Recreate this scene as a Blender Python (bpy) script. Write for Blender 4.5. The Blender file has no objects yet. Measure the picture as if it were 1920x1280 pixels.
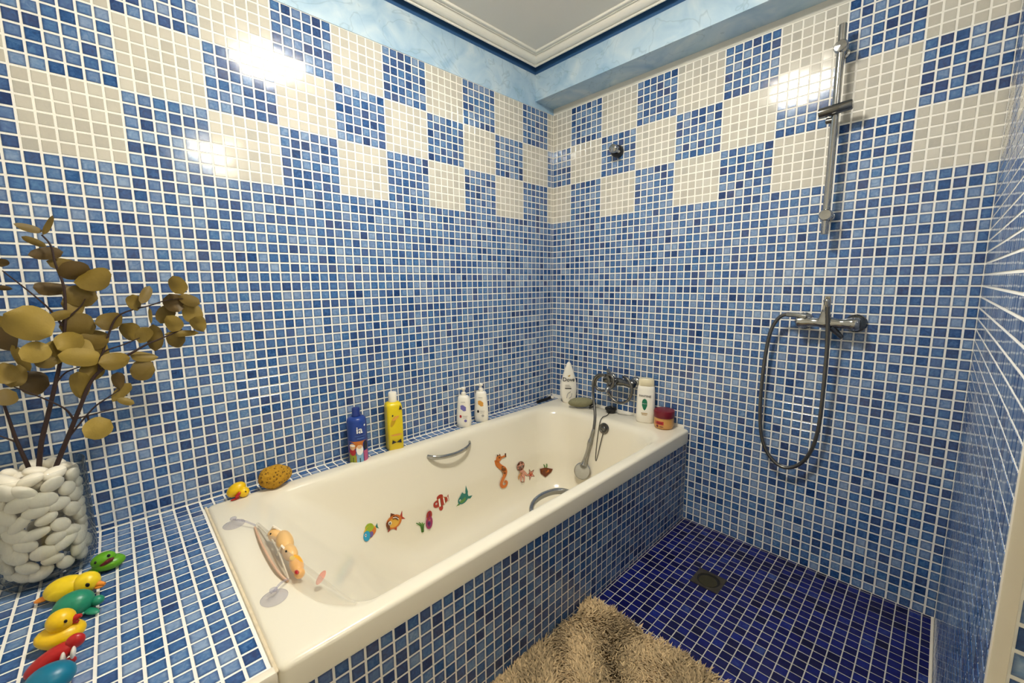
import bpy, bmesh, math, random
import numpy as np
from mathutils import Vector, Matrix, Quaternion
from mathutils.bvhtree import BVHTree

# ---------------------------------------------------------------- units
# Everything is laid out in tile pitches (one mosaic tile + joint = 27 mm); the corner of the two
# long walls is the vertical axis x = y = 0, heights count from the joint under the chequered band.
P = 0.027
FLOOR_Z = -45.0
def W(x, y, z):
    return Vector((x * P, y * P, (z - FLOOR_Z) * P))

scene = bpy.context.scene
col = scene.collection
rng = random.Random(7)

# ---------------------------------------------------------------- camera
cam_data = bpy.data.cameras.new('camera')
cam = bpy.data.objects.new('camera', cam_data)
col.objects.link(cam)
CAM = (49.388, -57.743, -10.311)
RIGHT = Vector((0.694126, 0.719792, -0.009367))
DOWN = Vector((0.091261, -0.100899, -0.990702))
FWD = Vector((-0.714045, 0.686818, -0.135725))
m = Matrix((RIGHT, -DOWN, -FWD)).transposed().to_4x4()
m.translation = W(*CAM)
cam.matrix_world = m
cam_data.sensor_width = 36.0
FPX = 776.54
cam_data.lens = FPX / 1920 * 36.0
cam_data.shift_x = -0.83 / 1920
cam_data.shift_y = -3.84 / 1920
cam_data.clip_start = 0.01
scene.camera = cam

# ---------------------------------------------------------------- world, lamps, exposure
world = bpy.data.worlds.new('world')
scene.world = world
world.use_nodes = True
world.node_tree.nodes['Background'].inputs[0].default_value = (0.9, 0.92, 1.0, 1)
world.node_tree.nodes['Background'].inputs[1].default_value = 0.05
LAMP_COLOUR = (1.0, 0.965, 0.875)
LAMP_STRENGTH = 82.0
MIRROR_LAMP_STRENGTH = 30.0
scene.view_settings.view_transform = 'Standard'
scene.view_settings.look = 'None'
scene.view_settings.gamma = 1.0
scene.view_settings.use_curve_mapping = False
scene.view_settings.exposure = 0.82
scene.cycles.adaptive_threshold = 0.02
scene.cycles.max_bounces = 7
scene.cycles.diffuse_bounces = 4
scene.cycles.glossy_bounces = 4
scene.cycles.transparent_max_bounces = 12
scene.cycles.caustics_reflective = False
scene.cycles.caustics_refractive = False

# ---------------------------------------------------------------- materials
MATS = {}
def srgb(r, g, b):
    f = lambda c: (c / 255 / 12.92) if c / 255 <= 0.04045 else ((c / 255 + 0.055) / 1.055) ** 2.4
    return (f(r), f(g), f(b), 1.0)

def new_mat(name):
    mt = bpy.data.materials.new(name)
    mt.use_nodes = True
    nt = mt.node_tree
    MATS[name] = mt
    return mt, nt, nt.nodes['Principled BSDF']

def plain(name, rgb, rough=0.4, metal=0.0, noise=0.0, nscale=40.0, bump=0.0, bscale=120.0, coat=0.0, spec=0.5, trans=0.0, sub=0.0):
    mt, nt, b = new_mat(name)
    c = srgb(*rgb)
    b.inputs['Base Color'].default_value = c
    b.inputs['Roughness'].default_value = rough
    b.inputs['Metallic'].default_value = metal
    b.inputs['Specular IOR Level'].default_value = spec
    b.inputs['Coat Weight'].default_value = coat
    b.inputs['Coat Roughness'].default_value = 0.08
    if trans:
        b.inputs['Transmission Weight'].default_value = trans
    if sub:
        b.inputs['Subsurface Weight'].default_value = sub
        b.inputs['Subsurface Radius'].default_value = (0.004, 0.003, 0.002)
    N, L = nt.nodes.new, nt.links.new
    tc = N('ShaderNodeNewGeometry')
    if noise:
        n = N('ShaderNodeTexNoise'); n.inputs['Scale'].default_value = nscale; n.inputs['Detail'].default_value = 4
        L(tc.outputs['Position'], n.inputs['Vector'])
        mx = N('ShaderNodeMix'); mx.data_type = 'RGBA'
        mx.inputs['A'].default_value = tuple(x * (1 - noise) for x in c[:3]) + (1,)
        mx.inputs['B'].default_value = tuple(min(1, x * (1 + noise)) for x in c[:3]) + (1,)
        L(n.outputs['Fac'], mx.inputs['Factor']); L(mx.outputs['Result'], b.inputs['Base Color'])
    if bump:
        n2 = N('ShaderNodeTexNoise'); n2.inputs['Scale'].default_value = bscale; n2.inputs['Detail'].default_value = 3
        L(tc.outputs['Position'], n2.inputs['Vector'])
        bp = N('ShaderNodeBump'); bp.inputs['Strength'].default_value = bump; bp.inputs['Distance'].default_value = 0.002
        L(n2.outputs['Fac'], bp.inputs['Height']); L(bp.outputs['Normal'], b.inputs['Normal'])
    return mt

def tile_mat(name, stops, mottle, tint, rough, rim=0.55, mscale=95.0, spec=0.6):
    """glazed mosaic: one tone per tile (attribute rnd) with watercolour mottling inside it"""
    mt, nt, b = new_mat(name)
    N, L = nt.nodes.new, nt.links.new
    at = N('ShaderNodeAttribute'); at.attribute_name = 'rnd'
    at2 = N('ShaderNodeAttribute'); at2.attribute_name = 'rnd2'
    geo = N('ShaderNodeNewGeometry')
    nz = N('ShaderNodeTexNoise'); nz.inputs['Scale'].default_value = mscale; nz.inputs['Detail'].default_value = 5; nz.inputs['Distortion'].default_value = 1.2
    L(geo.outputs['Position'], nz.inputs['Vector'])
    ma = N('ShaderNodeMath'); ma.operation = 'MULTIPLY_ADD'; ma.inputs[1].default_value = mottle; ma.inputs[2].default_value = -mottle * 0.5
    L(nz.outputs['Fac'], ma.inputs[0])
    ad = N('ShaderNodeMath'); ad.operation = 'ADD'; ad.use_clamp = True
    L(at.outputs['Fac'], ad.inputs[0]); L(ma.outputs[0], ad.inputs[1])
    tu = N('ShaderNodeAttribute'); tu.attribute_name = 'tu'
    tv = N('ShaderNodeAttribute'); tv.attribute_name = 'tv'
    au = N('ShaderNodeMath'); au.operation = 'ABSOLUTE'; L(tu.outputs['Fac'], au.inputs[0])
    av = N('ShaderNodeMath'); av.operation = 'ABSOLUTE'; L(tv.outputs['Fac'], av.inputs[0])
    mxe = N('ShaderNodeMath'); mxe.operation = 'MAXIMUM'; L(au.outputs[0], mxe.inputs[0]); L(av.outputs[0], mxe.inputs[1])
    edge = N('ShaderNodeMapRange'); edge.interpolation_type = 'SMOOTHSTEP'   # the glaze is thinner along the tile edges
    edge.inputs['From Min'].default_value = 0.6; edge.inputs['From Max'].default_value = 1.02; edge.inputs['To Min'].default_value = 0.0; edge.inputs['To Max'].default_value = rim
    L(mxe.outputs[0], edge.inputs['Value'])
    cr = N('ShaderNodeValToRGB')
    els = cr.color_ramp.elements
    els[0].position = stops[0][0]; els[0].color = srgb(*stops[0][1])
    els[1].position = stops[-1][0]; els[1].color = srgb(*stops[-1][1])
    for p_, c_ in stops[1:-1]:
        e = els.new(p_); e.color = srgb(*c_)
    L(ad.outputs[0], cr.inputs['Fac'])
    mx = N('ShaderNodeMix'); mx.data_type = 'RGBA'; mx.inputs['B'].default_value = srgb(*tint)
    mf = N('ShaderNodeMath'); mf.operation = 'MULTIPLY'; mf.inputs[1].default_value = 0.3
    L(at2.outputs['Fac'], mf.inputs[0]); L(mf.outputs[0], mx.inputs['Factor'])
    L(cr.outputs['Color'], mx.inputs['A'])
    me_ = N('ShaderNodeMix'); me_.data_type = 'RGBA'; me_.inputs['B'].default_value = srgb(*stops[0][1])
    L(edge.outputs['Result'], me_.inputs['Factor']); L(mx.outputs['Result'], me_.inputs['A']); L(me_.outputs['Result'], b.inputs['Base Color'])
    b.inputs['Roughness'].default_value = rough
    b.inputs['Specular IOR Level'].default_value = spec
    bp = N('ShaderNodeBump'); bp.inputs['Strength'].default_value = 0.05; bp.inputs['Distance'].default_value = 0.001
    nb = N('ShaderNodeTexNoise'); nb.inputs['Scale'].default_value = 60; nb.inputs['Detail'].default_value = 1
    L(geo.outputs['Position'], nb.inputs['Vector']); L(nb.outputs['Fac'], bp.inputs['Height']); L(bp.outputs['Normal'], b.inputs['Normal'])
    return mt

tile_mat('blue_tile', [(0.0, (14, 47, 97)), (0.28, (37, 84, 140)), (0.58, (78, 121, 170)), (1.0, (148, 172, 201))], 0.8, (122, 128, 160), 0.1)
tile_mat('white_tile', [(0.0, (182, 179, 169)), (0.5, (202, 197, 184)), (1.0, (212, 208, 196))], 0.5, (194, 185, 171), 0.1, 0.15)
tile_mat('navy_tile', [(0.0, (4, 5, 44)), (0.45, (10, 14, 84)), (0.8, (20, 32, 112)), (1.0, (60, 82, 138))], 0.6, (22, 24, 70), 0.3, 0.3, spec=0.3)
plain('grout', (250, 246, 236), 0.8, noise=0.04, nscale=25, bump=0.3, bscale=500, spec=0.1)
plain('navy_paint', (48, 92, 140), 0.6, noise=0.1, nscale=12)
plain('floor_grout', (196, 192, 180), 0.8, noise=0.2, nscale=18, bump=0.3, bscale=500, spec=0.3)
plain('plaster', (226, 222, 210), 0.85, noise=0.03, nscale=15, bump=0.1, bscale=300, spec=0.2)
plain('ceiling_paint', (236, 232, 222), 0.9, noise=0.03, nscale=4, spec=0.2)
plain('cornice_paint', (240, 236, 224), 0.7, noise=0.02, nscale=20, spec=0.3)
plain('enamel', (234, 226, 206), 0.16, noise=0.015, nscale=6)
plain('chrome', (172, 172, 170), 0.1, metal=1.0)
plain('dark_chrome', (118, 117, 114), 0.2, metal=1.0)
plain('hose_metal', (120, 118, 114), 0.3, metal=1.0)
plain('white_trim', (236, 226, 206), 0.35, noise=0.03)
plain('sealant', (222, 206, 176), 0.6, noise=0.25, nscale=60)
plain('black_rubber', (16, 16, 18), 0.45)

def paint_mat():
    """sponged light blue wall paint with darker veins"""
    mt, nt, b = new_mat('blue_paint')
    N, L = nt.nodes.new, nt.links.new
    geo = N('ShaderNodeNewGeometry')
    n1 = N('ShaderNodeTexNoise'); n1.inputs['Scale'].default_value = 7; n1.inputs['Detail'].default_value = 6; n1.inputs['Distortion'].default_value = 1.5
    L(geo.outputs['Position'], n1.inputs['Vector'])
    cr = N('ShaderNodeValToRGB'); e = cr.color_ramp.elements
    e[0].position = 0.3; e[0].color = srgb(158, 192, 218)
    e[1].position = 0.72; e[1].color = srgb(212, 227, 236)
    k = e.new(0.5); k.color = srgb(184, 210, 228)
    L(n1.outputs['Fac'], cr.inputs['Fac'])
    n2 = N('ShaderNodeTexNoise'); n2.inputs['Scale'].default_value = 3.2; n2.inputs['Detail'].default_value = 3; n2.inputs['Distortion'].default_value = 2.5
    L(geo.outputs['Position'], n2.inputs['Vector'])
    s = N('ShaderNodeMath'); s.operation = 'SUBTRACT'; s.inputs[1].default_value = 0.5
    a = N('ShaderNodeMath'); a.operation = 'ABSOLUTE'
    L(n2.outputs['Fac'], s.inputs[0]); L(s.outputs[0], a.inputs[0])
    mr = N('ShaderNodeMapRange'); mr.inputs['From Min'].default_value = 0.0; mr.inputs['From Max'].default_value = 0.012
    mr.inputs['To Min'].default_value = 0.3; mr.inputs['To Max'].default_value = 0.0
    L(a.outputs[0], mr.inputs['Value'])
    mx = N('ShaderNodeMix'); mx.data_type = 'RGBA'; mx.inputs['B'].default_value = srgb(104, 140, 158)
    L(mr.outputs['Result'], mx.inputs['Factor']); L(cr.outputs['Color'], mx.inputs['A'])
    L(mx.outputs['Result'], b.inputs['Base Color'])
    b.inputs['Roughness'].default_value = 0.6
paint_mat()

def emit_mat(name, colour, strength):
    mt, nt, b = new_mat(name)
    b.inputs['Base Color'].default_value = (0.9, 0.88, 0.82, 1)
    b.inputs['Emission Color'].default_value = tuple(colour) + (1,)
    b.inputs['Emission Strength'].default_value = strength
emit_mat('lamp_glass', LAMP_COLOUR, LAMP_STRENGTH)
emit_mat('mirror_lamp_glass', (1.0, 0.93, 0.76), MIRROR_LAMP_STRENGTH)

def thin_clear(name, tint, haze, haze_rgb, gloss=0.05, edge=0.45, rim_tint=None):
    """thin clear glass or film: lets light straight through, reflects a little, with an optional milky haze"""
    mt = bpy.data.materials.new(name); mt.use_nodes = True; MATS[name] = mt
    nt = mt.node_tree; nt.nodes.clear(); N, L = nt.nodes.new, nt.links.new
    out = N('ShaderNodeOutputMaterial')
    tr = N('ShaderNodeBsdfTransparent'); tr.inputs['Color'].default_value = tint
    if rim_tint:
        lw2 = N('ShaderNodeLayerWeight'); lw2.inputs['Blend'].default_value = 0.5
        p2 = N('ShaderNodeMath'); p2.operation = 'POWER'; p2.inputs[1].default_value = 2.2; L(lw2.outputs['Facing'], p2.inputs[0])
        tm = N('ShaderNodeMix'); tm.data_type = 'RGBA'; tm.inputs['A'].default_value = tint; tm.inputs['B'].default_value = rim_tint
        L(p2.outputs[0], tm.inputs['Factor']); L(tm.outputs['Result'], tr.inputs['Color'])
    gl = N('ShaderNodeBsdfGlossy'); gl.inputs['Roughness'].default_value = gloss; gl.inputs['Color'].default_value = (1, 1, 1, 1)
    lw = N('ShaderNodeLayerWeight'); lw.inputs['Blend'].default_value = 0.5
    pw = N('ShaderNodeMath'); pw.operation = 'POWER'; pw.inputs[1].default_value = 4.0; L(lw.outputs['Facing'], pw.inputs[0])
    fr = N('ShaderNodeMath'); fr.operation = 'MULTIPLY_ADD'; fr.inputs[1].default_value = edge; fr.inputs[2].default_value = 0.03; L(pw.outputs[0], fr.inputs[0])
    m1 = N('ShaderNodeMixShader')
    L(fr.outputs[0], m1.inputs[0]); L(tr.outputs[0], m1.inputs[1]); L(gl.outputs[0], m1.inputs[2])
    df = N('ShaderNodeBsdfDiffuse'); df.inputs['Color'].default_value = srgb(*haze_rgb)
    m2 = N('ShaderNodeMixShader'); m2.inputs[0].default_value = haze
    L(m1.outputs[0], m2.inputs[1]); L(df.outputs[0], m2.inputs[2]); L(m2.outputs[0], out.inputs['Surface'])
thin_clear('vase_glass', (0.985, 0.988, 0.985, 1), 0.0, (255, 255, 255), 0.02, 0.4, (0.25, 0.31, 0.33, 1))
thin_clear('clear_film', (0.96, 0.95, 0.93, 1), 0.2, (232, 226, 212), 0.12, 0.3)
thin_clear('clear_cup', (0.88, 0.88, 0.92, 1), 0.22, (200, 196, 206), 0.1)

# ---------------------------------------------------------------- mesh helpers (all sizes in tile pitches)
def mesh(name, verts, faces, mat, smooth=40, attrs=None, uvs=None):
    me = bpy.data.meshes.new(name)
    me.from_pydata([(v[0] * P, v[1] * P, v[2] * P) for v in verts], [], faces)
    if isinstance(mat, (list, tuple)):
        for x in mat: me.materials.append(MATS[x])
    elif mat:
        me.materials.append(MATS[mat])
    if smooth:
        me.shade_smooth()
        me.set_sharp_from_angle(angle=math.radians(smooth))
    for k, vals in (attrs or {}).items():
        a = me.attributes.new(k, 'FLOAT', 'POINT')
        a.data.foreach_set('value', vals)
    me.update()
    return me

def obj(name, me, parent=None, loc=None, rot=None, scale=None, kind=None, label=None, category=None, group=None):
    o = bpy.data.objects.new(name, me)
    col.objects.link(o)
    if parent is not None:
        o.parent = parent
        if loc is not None: o.location = Vector(loc) * P
    elif loc is not None:
        o.location = W(*loc)
    if rot is not None: o.rotation_euler = rot
    if scale is not None: o.scale = scale
    if kind: o['kind'] = kind
    if label: o['label'] = label
    if category: o['category'] = category
    if group: o['group'] = group
    return o

def empty(name, loc, rotz=0.0, label=None, category=None, group=None):
    o = obj(name, None, None, loc, (0, 0, rotz), None, None, label, category, group)
    o.empty_display_size = 0.02
    return o

def box(x0, x1, y0, y1, z0, z1):
    v = [(x, y, z) for z in (z0, z1) for y in (y0, y1) for x in (x0, x1)]
    f = [(0, 2, 3, 1), (4, 5, 7, 6), (0, 1, 5, 4), (2, 6, 7, 3), (0, 4, 6, 2), (1, 3, 7, 5)]
    return v, f

def join(*parts):
    V, F = [], []
    for v, f in parts:
        k = len(V); V += list(v); F += [tuple(i + k for i in q) for q in f]
    return V, F

def bevel_box(x0, x1, y0, y1, z0, z1, r, seg=2):
    bm = bmesh.new()
    v, f = box(x0, x1, y0, y1, z0, z1)
    vs = [bm.verts.new(p) for p in v]
    for q in f: bm.faces.new([vs[i] for i in q])
    bmesh.ops.bevel(bm, geom=bm.edges[:], offset=r, segments=seg, affect='EDGES', profile=0.5)
    bm.verts.index_update()
    V = [tuple(p.co) for p in bm.verts]; F = [tuple(p.index for p in q.verts) for q in bm.faces]
    bm.free()
    return V, F

def loft(loops, cap0=True, cap1=True, closed=True):
    n = len(loops[0]); V = [p for l in loops for p in l]; F = []
    for i in range(len(loops) - 1):
        for j in range(n if closed else n - 1):
            a, b = i * n + j, i * n + (j + 1) % n
            F.append((a, b, b + n, a + n))
    if cap0: F.append(tuple(reversed(range(n))))
    if cap1: F.append(tuple((len(loops) - 1) * n + j for j in range(n)))
    return V, F

def lathe(prof, n=28, cap0=True, cap1=True):
    return loft([[(r * math.cos(2 * math.pi * j / n), r * math.sin(2 * math.pi * j / n), z) for j in range(n)] for r, z in prof], cap0, cap1)

def sweep_frames(pts):
    pts = [Vector(p) for p in pts]; T = []
    for i in range(len(pts)):
        a = pts[max(0, i - 1)]; b = pts[min(len(pts) - 1, i + 1)]
        T.append((b - a).normalized())
    ref = Vector((0, 0, 1)) if abs(T[0].z) < 0.9 else Vector((1, 0, 0))
    u = T[0].cross(ref).normalized(); fr = []
    for i, t in enumerate(T):
        if i:
            u = (T[i - 1].rotation_difference(t) @ u)
            u = (u - t * u.dot(t)).normalized()
        fr.append((pts[i], u, t.cross(u)))
    return fr

def tube(pts, r, n=10, cap=True):
    loops = []
    for i, (c, u, v) in enumerate(sweep_frames(pts)):
        k = r[i] if isinstance(r, (list, tuple)) else r
        loops.append([tuple(c + (u * math.cos(2 * math.pi * j / n) + v * math.sin(2 * math.pi * j / n)) * k) for j in range(n)])
    return loft(loops, cap, cap)

def spline(pts, sub=6):
    """Catmull-Rom through the points"""
    p = [Vector(q) for q in pts]; out = []
    for i in range(len(p) - 1):
        p0, p1, p2, p3 = p[max(0, i - 1)], p[i], p[i + 1], p[min(len(p) - 1, i + 2)]
        for s in range(sub):
            t = s / sub
            out.append(0.5 * ((2 * p1) + (p2 - p0) * t + (2 * p0 - 5 * p1 + 4 * p2 - p3) * t * t + (3 * p1 - p0 - 3 * p2 + p3) * t ** 3))
    out.append(p[-1])
    return out

def ball(rx, ry, rz, c=(0, 0, 0), n=20, k=12, rot=None, warp=None):
    V = [(0, 0, rz)]; F = []
    for i in range(1, k):
        th = math.pi * i / k
        for j in range(n):
            ph = 2 * math.pi * j / n
            V.append((rx * math.sin(th) * math.cos(ph), ry * math.sin(th) * math.sin(ph), rz * math.cos(th)))
    V.append((0, 0, -rz))
    for j in range(n): F.append((0, 1 + j, 1 + (j + 1) % n))
    for i in range(k - 2):
        for j in range(n):
            a, b = 1 + i * n + j, 1 + i * n + (j + 1) % n
            F.append((a, a + n, b + n, b))
    last = len(V) - 1
    for j in range(n): F.append((last, last - n + (j + 1) % n, last - n + j))
    if warp: V = [warp(Vector(v)) for v in V]
    if rot: V = [rot @ Vector(v) for v in V]
    return [(v[0] + c[0], v[1] + c[1], v[2] + c[2]) for v in V], F

def xf(vf, mat4):
    return [tuple(mat4 @ Vector(v)) for v in vf[0]], vf[1]
def mv(vf, x, y, z):
    return [(v[0] + x, v[1] + y, v[2] + z) for v in vf[0]], vf[1]
def E(*deg):
    from mathutils import Euler
    return Euler([math.radians(d) for d in deg]).to_matrix()

def pixel(x, y, z):
    """where a point (tile pitches) falls in the 1920 x 1280 frame; used only to pick which tiles show largest"""
    d = Vector((x - CAM[0], y - CAM[1], z - CAM[2])); w = d.dot(FWD)
    if w < 1: return None
    return 960.8 + FPX * d.dot(RIGHT) / w, 636.2 + FPX * d.dot(DOWN) / w

# ---------------------------------------------------------------- mosaic tiles
TU = [-1, 1, 1, -1] * 3
TV = [-1, -1, 1, 1] * 3
def tile_shape(h=0.415, ch=0.014, top=0.035):
    v = []
    for k, z in ((h, -0.03), (h, top - ch * 0.7), (h - ch, top)):
        v += [(-k, -k, z), (k, -k, z), (k, k, z), (-k, k, z)]
    f = [(8, 9, 10, 11)]
    for b in (0, 4):
        for j in range(4):
            f.append((b + j, b + (j + 1) % 4, b + 4 + (j + 1) % 4, b + 4 + j))
    return v, f

VARIANTS = {}
def tile_variants(mat, h):
    key = (mat, h)
    if key not in VARIANTS:
        v, f = tile_shape(h); out = []
        r = random.Random(3)
        for i in range(20):
            a, b = (i + 0.5) / 20, r.random()
            out.append((mesh('tile', v, f, mat, 0, {'rnd': [a] * 12, 'rnd2': [b] * 12, 'tu': TU, 'tv': TV}), a, b))
        VARIANTS[key] = out
    return VARIANTS[key]

def mosaic(parent, origin, u, v, n, ulines, vlines, matfn, h=0.415, keep=None, single=300, bias=0.0):
    """tiles between the grid lines of one surface: the largest in view are objects, the rest one 'stuff' mesh"""
    u, v, n, o = Vector(u), Vector(v), Vector(n), Vector(origin)
    R = Matrix((u, v, n)).transposed()
    cells = []
    for i in range(len(ulines) - 1):
        for j in range(len(vlines) - 1):
            u0, u1, v0, v1 = ulines[i], ulines[i + 1], vlines[j], vlines[j + 1]
            if u1 - u0 < 0.24 or v1 - v0 < 0.24: continue
            uc, vc = (u0 + u1) / 2, (v0 + v1) / 2
            if keep and not keep(uc, vc, i, j): continue
            c = o + u * uc + v * vc
            a = 0.0
            q = [pixel(*(o + u * x + v * y)) for x, y in ((u0, v0), (u1, v0), (u1, v1), (u0, v1))]
            if all(q):
                cx = sum(p_[0] for p_ in q) / 4; cy = sum(p_[1] for p_ in q) / 4
                if 5 < cx < 1915 and 5 < cy < 1275:
                    a = abs(sum(q[k][0] * q[(k + 1) % 4][1] - q[(k + 1) % 4][0] * q[k][1] for k in range(4))) / 2
            cells.append((a, c, u1 - u0, v1 - v0, matfn(uc, vc, i, j)))
    order = sorted(range(len(cells)), key=lambda k: -cells[k][0])
    chosen = set(k for k in order[:single] if cells[k][0] > 60)
    SV, SF, SM, A1, A2 = [], [], [], [], []
    tv, tf = tile_shape(h)
    mats = []
    tq = R.to_quaternion()
    pl = parent.location / P
    for k, (a, c, su, sv, mt) in enumerate(cells):
        sx = (su - (1 - 2 * h)) / (2 * h); sy = (sv - (1 - 2 * h)) / (2 * h)
        tilt = Quaternion((1, 0, 0), rng.gauss(0, 0.006)) @ Quaternion((0, 1, 0), rng.gauss(0, 0.006))
        r1 = min(0.999, max(0.0, rng.betavariate(2.0, 2.0) + bias)); r2 = rng.random()
        c = c + n * rng.uniform(-0.005, 0.005)
        if k in chosen:
            var = tile_variants(mt, h)
            me = var[int(r1 * len(var))][0]
            t = bpy.data.objects.new('tile', me); col.objects.link(t); t.parent = parent
            t.rotation_mode = 'QUATERNION'; t.rotation_quaternion = tq @ tilt
            t.location = (c - Vector((pl.x, pl.y, pl.z + FLOOR_Z))) * P
            t.scale = (sx, sy, 1)
        else:
            Q = R @ tilt.to_matrix(); b = len(SV)
            for p_ in tv:
                SV.append(tuple(c - Vector((pl.x, pl.y, pl.z + FLOOR_Z)) + Q @ Vector((p_[0] * sx, p_[1] * sy, p_[2]))))
            if mt not in mats: mats.append(mt)
            mi = mats.index(mt)
            for q in tf:
                SF.append(tuple(b + x for x in q)); SM.append(mi)
            A1 += [r1] * 12; A2 += [r2] * 12
    if SV:
        me = mesh('small_tiles', SV, SF, mats, 0, {'rnd': A1, 'rnd2': A2, 'tu': TU * (len(A1) // 12), 'tv': TV * (len(A1) // 12)})
        me.polygons.foreach_set('material_index', SM)
        obj('small_tiles', me, parent, kind='stuff')

def lines(first, last, phase):
    """grid lines from first to last at phase + k, with the two cut ends"""
    k = math.ceil(first - phase + 1e-6); L = [first]
    while phase + k < last - 1e-6:
        L.append(phase + k); k += 1
    return L + [last]

DECK_Z, RIM_Z = -31.5, -31.32
TOP = 18.0                        # upper edge of the mosaic
BACK, SIDE = -74.0, 84.0          # extent of the rest of the bathroom behind the camera
PART_X, PART_END = 51.75, -36.6   # shower partition
CEIL = 24.6

def struct(name, vf, mat, label, smooth=0, loc=(0, 0, FLOOR_Z)):
    v = [(p[0] - loc[0], p[1] - loc[1], p[2] - loc[2]) for p in vf[0]]
    return obj(name, mesh(name, v, vf[1], mat, smooth), None, loc, kind='structure', label=label, category=name.split('_')[0])

def sub(name, parent, vf, mat, smooth=0, kind=None, label=None):
    l = parent.location / P
    v = [(p[0] - l.x, p[1] - l.y, p[2] - (l.z + FLOOR_Z)) for p in vf[0]]
    return obj(name, mesh(name, v, vf[1], mat, smooth), parent, (0, 0, 0), kind=kind, label=label)

# left wall: the long wall above the tub ---------------------------------------------------
wall_left = struct('wall_left', box(-4, 0, BACK, 0, FLOOR_Z, 30), 'grout', 'long mosaic wall above the bathtub with a chequered band')
def left_mat(t, z, i, j):
    if z < 0: return 'blue_tile'
    k = math.floor((-t - 1.5) / 6); row = int(z // 6)
    return 'blue_tile' if (k + row) % 2 == 0 else 'white_tile'
mosaic(wall_left, (0, 0, 0), (0, 1, 0), (0, 0, 1), (1, 0, 0), lines(-70, 0, 0.5), lines(-31.5, TOP, 0.0), left_mat)
sub('painted_band', wall_left, box(0, 0.09, BACK, 0, TOP, 29.9), 'blue_paint')

sub('navy_line', wall_left, box(0.085, 0.12, BACK, 0, 23.0, 29.8), 'navy_paint')  # strip of dark blue paint on the wall, below and behind the cornice

# back wall: taps and shower ---------------------------------------------------------------
wall_back = struct('wall_back', box(-4, SIDE + 4, 0, 4, FLOOR_Z, 30), 'grout', 'mosaic wall with the bath taps and the shower rail')
def back_mat(s, z, i, j):
    if z < 0: return 'blue_tile'
    k = math.floor((s - 3.93) / 6); row = int(z // 6)
    return 'blue_tile' if (k + row) % 2 == 0 else 'white_tile'
mosaic(wall_back, (0, 0, 0), (1, 0, 0), (0, 0, 1), (0, -1, 0), lines(0, PART_X, 0.93), lines(FLOOR_Z, TOP, 0.0), back_mat,
       keep=lambda s, z, i, j: s > 25.2 or z > -31.5)
sub('plaster_strip', wall_back, box(0.0, PART_X, -0.06, 0, TOP + 0.05, 19.1), 'plaster')

# partition on the right of the shower -------------------------------------------------------
wall_right = struct('wall_right', box(PART_X, PART_X + 4, PART_END, 0, FLOOR_Z, 30), 'grout', 'mosaic shower partition ending in a pale corner strip')
mosaic(wall_right, (PART_X, 0, 0), (0, -1, 0), (0, 0, 1), (-1, 0, 0), lines(0, -PART_END - 0.3, 0.4), lines(FLOOR_Z, TOP, 0.0),
       lambda t, z, i, j: 'blue_tile' if z < 0 or (math.floor((t - 0.4) / 6) + int(z // 6)) % 2 else 'white_tile', bias=0.1)
mosaic(wall_right, (PART_X, PART_END, 0), (1, 0, 0), (0, 0, 1), (0, -1, 0), lines(0.35, 3.9, 0.35), lines(FLOOR_Z, TOP, 0.0), lambda a, b, i, j: 'blue_tile', single=40)
sub('corner_strip', wall_right, bevel_box(PART_X - 0.09, PART_X + 0.36, PART_END - 0.09, PART_END + 0.3, FLOOR_Z, 29.9, 0.06), 'white_trim', 30)

# the rest of the bathroom, behind the camera -------------------------------------------------
struct('wall_front', box(-4, SIDE + 4, BACK - 4, BACK, FLOOR_Z, 30), 'plaster', 'plain pale wall closing the room behind the viewer')
struct('wall_outer', box(SIDE, SIDE + 4, BACK, 0, FLOOR_Z, 30), 'plaster', 'plain pale wall on the far side of the partition')

# floor ---------------------------------------------------------------------------------------
floor = struct('floor', box(-4, SIDE + 4, BACK - 4, 4, FLOOR_Z - 3, FLOOR_Z), 'floor_grout', 'dark navy mosaic shower floor')
DRAIN = (33.3, -10.9)
def floor_keep(x, t, i, j):
    if abs(x - DRAIN[0]) < 1.4 and abs(t + DRAIN[1]) < 1.4: return False
    return not (x < 45 and t > 25)
mosaic(floor, (0, -40, FLOOR_Z), (1, 0, 0), (0, 1, 0), (0, 0, 1), lines(25.52, PART_X - 0.1, 0.8), lines(0.0, 39.95, 0.6), lambda a, b, i, j: 'navy_tile', h=0.452,
       keep=lambda x, t, i, j: floor_keep(x, 40 - t, i, j), bias=-0.08)

sub('sealant_strip', floor, bevel_box(PART_X - 0.28, PART_X - 0.04, PART_END, 0.0, FLOOR_Z, FLOOR_Z + 0.12, 0.04, 1), 'white_trim')

# tiled bath surround ---------------------------------------------------------------------------
apron = struct('wall_apron', box(24.9, 25.5, BACK, 0, FLOOR_Z, -31.9), 'grout', 'blue mosaic front panel under the bathtub')
mosaic(apron, (25.5, 0, 0), (0, 1, 0), (0, 0, 1), (1, 0, 0), lines(-70, -0.05, 0.75), lines(FLOOR_Z, -32.5, 0.55), lambda a, b, i, j: 'blue_tile', bias=-0.14)
TUB_END = -53.2
deck = struct('floor_bath_deck', join(box(0, 25.4, BACK, TUB_END, DECK_Z - 1.5, DECK_Z - 0.07), box(0, 2.3, TUB_END, 0, DECK_Z - 1.5, DECK_Z - 0.07)), 'grout',
              'blue mosaic deck beside the bathtub carrying the vase and toys')
mosaic(deck, (0, -70, DECK_Z - 0.07), (1, 0, 0), (0, 1, 0), (0, 0, 1), lines(0.05, 25.3, 0.05), lines(0, 69.95, 0.5), lambda a, b, i, j: 'blue_tile',
       keep=lambda x, t, i, j: t < 16.6 or x < 2, bias=0.05)
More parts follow.
